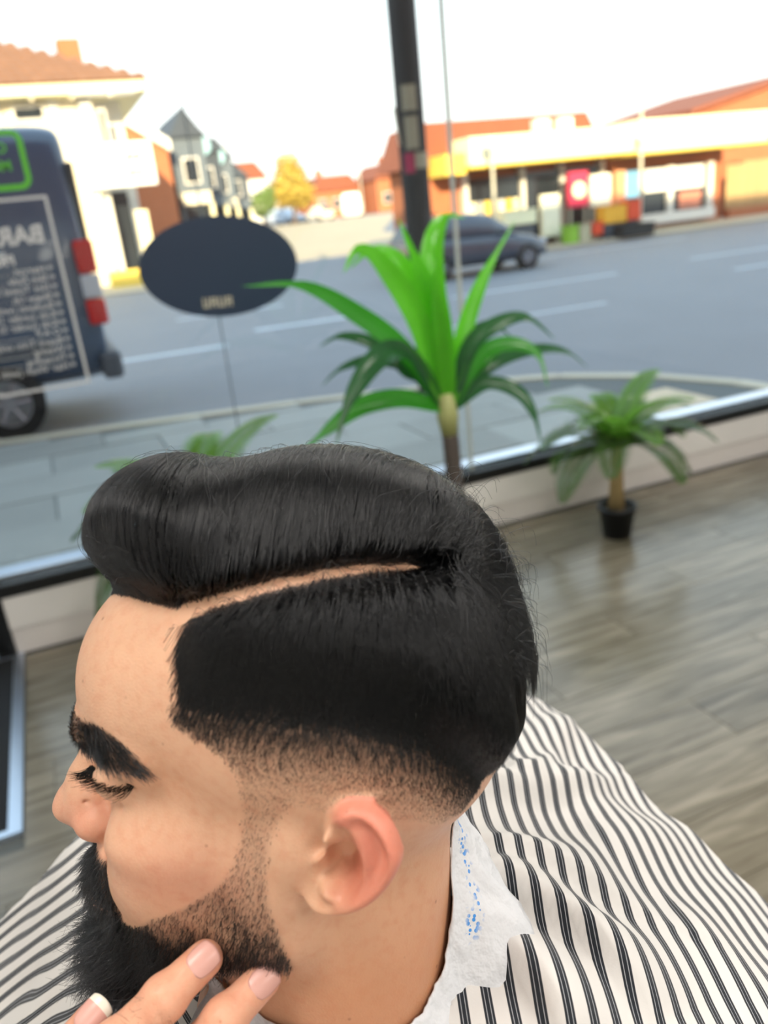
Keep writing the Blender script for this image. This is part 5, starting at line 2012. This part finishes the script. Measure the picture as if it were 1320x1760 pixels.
d1 = jaw_depth(345, 1650, 0.0075)
d2 = jaw_depth(450, 1682, 0.0075)
fingers = {
    'middle': ([(352, 1648, d1), (282, 1716, d1 - 0.010), (196, 1800, d1 - 0.013), (75, 1935, d1 - 0.010)], [7.3, 8.1, 9.0, 10.5]),
    'index': ([(452, 1684, d2), (386, 1752, d2 - 0.010), (306, 1838, d2 - 0.012), (188, 1985, d2 - 0.010)], [7.1, 7.9, 8.8, 10.5]),
    'ring': ([(158, 1752, d1 + 0.004), (98, 1822, d1 - 0.004), (34, 1900, d1 - 0.008), (-30, 2000, d1 - 0.008)], [7.0, 7.7, 8.5, 10]),
    'little': ([(10, 1900, d1 + 0.004), (-36, 1950, d1 - 0.002), (-82, 2000, d1 - 0.004), (-120, 2085, d1 - 0.006)], [5.8, 6.4, 7.4, 9]),
    'thumb': ([(480, 1890, d2 - 0.018), (415, 1985, d2 - 0.020), (300, 2080, d2 - 0.018), (120, 2190, d2 - 0.016)], [7.6, 8.8, 10, 13]),
}
FP = {k: [hp_(*p) for p in v[0]] for k, v in fingers.items()}
for k_, (pts_, rs_) in fingers.items():
    P_ = FP[k_]
    for i in range(3):
        HD.cap(P_[i], P_[i + 1], rs_[i], rs_[i + 1], 3.0)
    # knuckle skin swell
    for i in (1, 2):
        HD.ell(P_[i] + np.array((0, 0, -0.4)), (rs_[i] * 1.0,) * 3, 4)
mc = [FP[k_][3] for k_ in ('index', 'middle', 'ring', 'little')]
wrist = hp_(-80, 2290, d1 - 0.030)
for q in mc:
    HD.cap(q, wrist + (q - wrist) * 0.25, 11, 14, 12)
for a_, b_ in zip(mc[:-1], mc[1:]):
    HD.cap(a_, b_, 10, 10, 8)
    HD.cap((a_ + wrist) / 2, (b_ + wrist) / 2, 12, 12, 10)
HD.cap(FP['thumb'][3], wrist + (FP['thumb'][3] - wrist) * 0.2, 14, 15, 14)
HD.cap(FP['thumb'][2], (mc[0] + wrist) / 2, 10, 12, 14)
HD.cap(wrist, wrist + np.array((-20, 38, -40)), 22, 25, 14)
# creases over the knuckles
for k_ in ('middle', 'index', 'ring'):
    P_ = FP[k_]
    for i in (1,):
        ax_ = unit(P_[i] - P_[i - 1])
        sd2 = unit(np.cross(ax_, (0, 0, 1.0)))
        for o_ in (-2.2, 0.2, 2.6):
            c_ = P_[i] + ax_ * o_ + np.array((0, 0, -fingers[k_][1][i] - 0.75))
            HD.cap(c_ - sd2 * 4.2, c_ + sd2 * 4.2, 0.5, 0.5, 1.2, 'sub')
hv2, hq2 = HD.mesh()
M['hand_skin'] = skin_material('hand_skin', (0.88, 0.66, 0.545), (0.80, 0.45, 0.40), False)
M['nail'] = mat('finger_nail', (0.85, 0.645, 0.60), 0.36, 0.06, 60, coat=0.1)
M['nail_tip'] = mat('nail_tip', (0.93, 0.90, 0.84), 0.3, 0.03, 60)
hand = empty('hand')
hand.matrix_world = Matrix.Translation(HAND_O) @ Matrix(_rot.tolist()).to_4x4()
tag(hand, 'hand with two fingertips pressed against the bearded jaw', 'hand')
hb = mesh_object('fingers_and_palm', hv2 / 1000, hq2, M['hand_skin'], hand)
redh = np.zeros(len(hv2))
for k_ in FP:
    redh = np.maximum(redh, 0.28 * np.exp(-(np.linalg.norm(hv2 - FP[k_][0], axis=1) / 9.0) ** 2))
    redh = np.maximum(redh, 0.16 * np.exp(-(np.linalg.norm(hv2 - FP[k_][1], axis=1) / 9.0) ** 2))
at = hb.data.attributes.new('red', 'FLOAT', 'POINT')
if len(hb.data.vertices) == len(redh):
    at.data.foreach_set('value', redh.astype(np.float32))


def nail(P0, P1, r, tilt, wid, ln, tipw, fwd=1.5):
    """curved plate on the back of a finger end"""
    ax_ = unit(P0 - P1)
    up_ = np.array((tilt[0], tilt[1], -1.0))
    up_ = unit(up_ - (up_ @ ax_) * ax_)
    sd2 = np.cross(ax_, up_)
    na, nb_ = 13, 13
    vs, tips = [], []
    for i in range(na):
        for j in range(nb_):
            u_ = -1 + 2 * i / (na - 1)
            v_ = -1 + 2 * j / (nb_ - 1)
            # squircle outline
            uu = u_ * math.sqrt(max(0, 1 - 0.42 * v_ * v_ * (1.0 if v_ < 0 else 0.55)))
            vv = v_ * math.sqrt(max(0, 1 - 0.42 * u_ * u_))
            th = uu * wid / (2 * r)
            p = P0 + ax_ * (fwd + vv * ln / 2) + (sd2 * math.sin(th) + up_ * math.cos(th)) * (r * 1.03 + 0.25) - up_ * (0.9 * max(0, -vv - 0.75) * 4 * 0.4 + 0.5 * max(0, vv) ** 2)
            vs.append(p / 1000)
    fs = [(i * nb_ + j, (i + 1) * nb_ + j, (i + 1) * nb_ + j + 1, i * nb_ + j + 1) for i in range(na - 1) for j in range(nb_ - 1)]
    o = MB().add(vs, fs).build('nail', M['nail'], hand, True)
    so_ = o.modifiers.new('t', 'SOLIDIFY'); so_.thickness = 0.0007; so_.offset = -1
    o.data.materials.append(M['nail_tip'])
    for f_, (i, j) in zip(o.data.polygons, [(i, j) for i in range(na - 1) for j in range(nb_ - 1)]):
        if j >= nb_ - 1 - tipw:
            f_.material_index = 1
    return o


nail(FP['middle'][0], FP['middle'][1], 7.3, (-0.10, -0.30), 12.2, 12.5, 0, -1.0)
nail(FP['index'][0], FP['index'][1], 7.1, (0.10, -0.35), 11.8, 12.5, 0, -0.5)
nail(FP['ring'][0], FP['ring'][1], 7.0, (0.0, -0.45), 11.6, 14.0, 3, 2.2)
nail(FP['little'][0], FP['little'][1], 5.8, (-0.1, -0.3), 9.6, 10.5, 1, 1.0)
nail(FP['thumb'][0], FP['thumb'][1], 7.6, (0.3, 0.4), 13.5, 13.5, 1, 0.5)
# fine hair on the backs of the fingers
hs_list = []
r2 = np.random.default_rng(8)
for k_ in ('middle', 'index'):
    A_, B_ = FP[k_][1], FP[k_][2]
    for q in range(60):
        t = r2.uniform(-0.15, 0.9)
        a_ = r2.uniform(-0.9, 0.9)
        ax_ = unit(B_ - A_)
        up_ = unit(np.array((0, -0.2, -1.0)) - (np.array((0, -0.2, -1.0)) @ ax_) * ax_)
        sd2 = np.cross(ax_, up_)
        r_ = 7.7 + 1.3 * t
        p0 = A_ + (B_ - A_) * t + (sd2 * math.sin(a_) + up_ * math.cos(a_)) * r_
        dr = unit(sd2 * r2.normal() * 0.8 + ax_ * 0.4 + up_ * 0.35)
        L = r2.uniform(3, 7)
        s_ = np.linspace(0, 1, 5)[:, None]
        hs_list.append((p0 + dr * L * s_ - up_ * L * 0.3 * s_ ** 2) / 1000)
strand_object('finger_hair', np.array(hs_list), 0.00004, 0.00002, M['hair'], hand)
# sleeve below the wrist
wr = wrist + np.array((-14, 26, -28))
MB().tube([(wr + np.array((-25, 42, -55)) * t) / 1000 for t in (0, 0.25, 1.0, 2.2)], [0.031, 0.036, 0.040, 0.046], 28).build('sleeve', mat('black_cotton', (0.07, 0.07, 0.08), 0.85, 0.1, 60, 0.2, 300), hand, True)
# ------------------------------------------------------------------ plants by the window
def leaf_mat(name, col, trans):
    m = bpy.data.materials.new(name)
    m.use_nodes = True
    nt = m.node_tree
    b = nt.nodes['Principled BSDF']
    out = nt.nodes['Material Output']
    tc = nt.nodes.new('ShaderNodeTexCoord')
    nz = nt.nodes.new('ShaderNodeTexNoise')
    nz.inputs['Scale'].default_value = 9
    nt.links.new(tc.outputs['Object'], nz.inputs['Vector'])
    c = srgb(*col)
    col_s = mixc(nt, nz.outputs[0], tuple(x * 0.75 for x in c[:3]) + (1,), tuple(min(1, x * 1.25) for x in c[:3]) + (1,))
    nt.links.new(col_s, b.inputs['Base Color'])
    b.inputs['Roughness'].default_value = 0.22
    tr = nt.nodes.new('ShaderNodeBsdfTranslucent')
    tr.inputs[0].default_value = srgb(*trans)
    mx = nt.nodes.new('ShaderNodeMixShader')
    mx.inputs[0].default_value = 0.40
    nt.links.new(b.outputs[0], mx.inputs[1])
    nt.links.new(tr.outputs[0], mx.inputs[2])
    nt.links.new(mx.outputs[0], out.inputs[0])
    return m


M['leaf_young'] = leaf_mat('young_leaf', (0.34, 0.66, 0.16), (0.48, 0.95, 0.18))  # brighter green paints in the window light shining through the upper leaves
M['leaf_old'] = leaf_mat('old_leaf', (0.17, 0.34, 0.21), (0.24, 0.52, 0.24))  # dark greyed green: lower leaves without backlight, their pale sheen in the colour
M['leaf_mid'] = leaf_mat('mid_leaf', (0.22, 0.50, 0.18), (0.32, 0.78, 0.20))
M['palm_leaf'] = leaf_mat('palm_leaf', (0.27, 0.38, 0.20), (0.42, 0.58, 0.26))
M['palm_leaf_young'] = leaf_mat('young_palm_leaf', (0.38, 0.54, 0.22), (0.54, 0.78, 0.28))
M['cane'] = mat('cane_stem', (0.30, 0.27, 0.25), 0.8, 0.25, 30, 0.4, 60, stretch=(1, 1, 5))
M['sheath'] = mat('leaf_sheath', (0.58, 0.60, 0.38), 0.6, 0.2, 30)
M['palm_stem'] = mat('palm_stem', (0.62, 0.53, 0.36), 0.85, 0.25, 40, 0.5, 60)
M['pot'] = mat('black_pot', (0.06, 0.07, 0.09), 0.45, 0.1, 10)
M['soil'] = mat('soil', (0.20, 0.17, 0.14), 0.95, 0.3, 60, 0.5, 90)


def pot(parent, r, h):
    MB().lathe([(0.0, 0.0), (r * 0.74, 0.0), (r * 0.98, h * 0.86), (r * 1.06, h * 0.86), (r * 1.06, h), (r * 0.93, h), (r * 0.90, h * 0.88)], (0, 0, 0), 36).build('pot', M['pot'], parent, True)
    MB().lathe([(0.0, h * 0.90), (r * 0.92, h * 0.89)], (0, 0, 0), 24).build('soil', M['soil'], parent)


def ribbon(path, width, face, fold=0.18, prof=None, n=22):
    """blade along a path: three vertices across, a shallow fold along the midrib"""
    P_ = spline(path, max(2, n // (len(path) - 1)))
    m_ = len(P_)
    vs, fs = [], []
    for i in range(m_):
        t = i / (m_ - 1)
        d = unit(P_[min(i + 1, m_ - 1)] - P_[max(i - 1, 0)])
        s = np.cross(d, face)
        s = s / (np.linalg.norm(s) + 1e-9)
        nn_ = np.cross(s, d)
        w = width * (prof(t) if prof else (0.35 + 0.65 * math.sin(math.pi * min(1, t * 1.15 + 0.08)) ** 0.7) * (1 - t ** 6) + 0.002)
        w = max(w, 0.0006)
        vs += [P_[i] - s * w / 2 + nn_ * w * fold, P_[i] - s * w / 4 + nn_ * w * fold * 0.4, P_[i], P_[i] + s * w / 4 + nn_ * w * fold * 0.4, P_[i] + s * w / 2 + nn_ * w * fold]
    for i in range(m_ - 1):
        for k in range(4):
            fs.append((i * 5 + k, i * 5 + k + 1, (i + 1) * 5 + k + 1, (i + 1) * 5 + k))
    return vs, fs


DR = on_y(768, 700, 2.5)
dr_ = empty('dracaena', (DR[0], 2.5, 0))
tag(dr_, 'tall potted plant with long arching strap leaves on a bare cane', 'plant')
pot(dr_, 0.13, 0.24)
MB().tube([(0.015, 0, 0.18), (0.012, 0, 0.5), (0.006, 0, 0.78), (0.0, 0, DR[2] - 0.01)], [0.034, 0.032, 0.031, 0.030], 14).build('cane', M['cane'], dr_, True)
MB().tube([(0.004, 0, DR[2] - 0.10), (0.0, 0, DR[2] - 0.03), (0.0, 0, DR[2] + 0.05)], [0.031, 0.040, 0.026], 14).build('leaf_base', M['sheath'], dr_, True)
LEAVES = [
    ([(764, 690), (752, 600), (725, 480), (684, 374)], 0.098, 'leaf_young', -0.02),
    ([(760, 690), (718, 560), (660, 465), (615, 432), (590, 470)], 0.085, 'leaf_young', -0.10),
    ([(766, 690), (742, 560), (690, 460), (640, 432), (600, 462)], 0.075, 'leaf_young', 0.06),
    ([(768, 690), (752, 560), (742, 440), (762, 376), (800, 374)], 0.085, 'leaf_young', 0.10),
    ([(770, 690), (762, 600), (752, 500), (748, 400)], 0.075, 'leaf_young', -0.05),
    ([(776, 690), (795, 580), (830, 480), (886, 378)], 0.060, 'leaf_young', 0.03),
    ([(758, 690), (690, 600), (610, 540), (520, 492), (415, 492)], 0.070, 'leaf_mid', -0.16),
    ([(756, 690), (700, 612), (650, 618), (600, 690), (576, 770)], 0.085, 'leaf_old', -0.22),
    ([(756, 700), (690, 686), (620, 700), (560, 742), (508, 786)], 0.070, 'leaf_mid', -0.10),
    ([(758, 695), (700, 630), (640, 590), (585, 578), (548, 596)], 0.050, 'leaf_old', 0.14),
    ([(760, 695), (720, 640), (650, 620), (590, 632), (552, 664)], 0.052, 'leaf_old', 0.22),
    ([(762, 690), (740, 650), (700, 640), (660, 600), (640, 610)], 0.05, 'leaf_old', 0.10),
    ([(778, 690), (805, 600), (850, 560), (905, 546), (955, 584)], 0.062, 'leaf_old', -0.08),
    ([(780, 692), (826, 612), (880, 592), (925, 612), (942, 668)], 0.058, 'leaf_mid', -0.16),
    ([(780, 694), (846, 628), (920, 602), (975, 606), (1012, 634)], 0.050, 'leaf_old', 0.16),
    ([(780, 700), (836, 660), (890, 676), (918, 716), (930, 764)], 0.056, 'leaf_old', -0.20),
    ([(776, 694), (796, 650), (836, 620), (868, 600)], 0.058, 'leaf_mid', 0.05),
    ([(774, 690), (790, 610), (820, 570), (850, 560), (880, 580)], 0.06, 'leaf_old', 0.20),
    ([(762, 694), (735, 640), (708, 605), (690, 596)], 0.05, 'leaf_mid', 0.18),
]
for pts, w_, mn, off in LEAVES:
    L_ = []
    for i, q in enumerate(pts):
        t = i / (len(pts) - 1)
        L_.append(on_y(q[0], q[1], 2.5 + off * 1.6 * t ** 1.3) - np.array((DR[0], 2.5, 0)))
    f_ = unit(np.array((0.15 * rng.normal() - 0.2, -1.0, 0.55 + 0.2 * rng.normal())))
    vs, fs = ribbon(L_, w_, f_)
    MB().add(vs, fs).build('leaf', M[mn], dr_, True)


def palm(loc, sc, label, seed, crown_z=0.43):
    r2 = np.random.default_rng(seed)
    t = empty('palm_plant', loc)
    t.scale = (sc, sc, sc)
    tag(t, label, 'plant', 'potted palms by the window')
    pot(t, 0.088, 0.16)
    st_ = MB()
    for k in range(3):
        a = 2 * math.pi * k / 3 + 0.4
        st_.tube([(0.018 * math.cos(a), 0.018 * math.sin(a), 0.13), (0.016 * math.cos(a), 0.016 * math.sin(a), 0.28), (0.012 * math.cos(a), 0.012 * math.sin(a), crown_z + 0.02)], [0.026, 0.021, 0.017], 10)
    st_.build('stem', M['palm_stem'], t, True)
    nfr = 20
    for k in range(nfr):
        a = 2 * math.pi * k * 0.382 + 0.3
        rise = 1.0 - k / nfr
        L = 0.40 + 0.10 * r2.random()
        el = math.radians(20 + 62 * rise)
        P_, p, e = [], np.array((0.0, 0.0, crown_z)), el
        for i in range(9):
            P_.append(p.copy())
            p = p + L / 8 * np.array((math.cos(a) * math.cos(e), math.sin(a) * math.cos(e), math.sin(e)))
            e -= math.radians(10.5 + 3.5 * (1 - rise))
        P_ = spline(P_, 7)
        mb = MB()
        mb.tube(P_[::7], [0.004] * len(P_[::7]), 5)
        m_ = len(P_)
        sd = np.array((-math.sin(a), math.cos(a), 0.0))
        for i in range(3, m_):
            u = i / (m_ - 1)
            d = unit(P_[min(i + 1, m_ - 1)] - P_[i - 1])
            up2 = np.cross(sd, d)
            ll = 0.15 * (math.sin(math.pi * (0.12 + 0.86 * u)) ** 0.6) * (1 - 0.35 * u)
            for s in (-1, 1):
                dd = unit(sd * s * 0.9 + d * 0.75 + np.abs(up2) * 0.25)
                q0 = P_[i]
                q2 = q0 + dd * ll + np.array((0, 0, -0.12 * ll))
                q1 = q0 + dd * ll * 0.5 + np.array((0, 0, 0.03 * ll))
                wv = unit(np.cross(dd, up2)) * 0.0036
                b_ = mb.n
                mb.v.extend([tuple(q0 - wv * .5), tuple(q0 + wv * .5), tuple(q1 - wv), tuple(q1 + wv), tuple(q2)])
                mb.f.extend([(b_, b_ + 1, b_ + 3, b_ + 2), (b_ + 2, b_ + 3, b_ + 4)])
                mb.n += 5
        mb.build('frond', M['palm_leaf_young' if rise > 0.62 else 'palm_leaf'], t)
    return t


palm((2.32, 2.91, 0), 1.0, 'small potted palm with feathery fronds standing on the plank floor', 4)
palm((0.37, 2.85, 0), 1.20, 'potted palm of which only the frond tips show above the hair', 9)
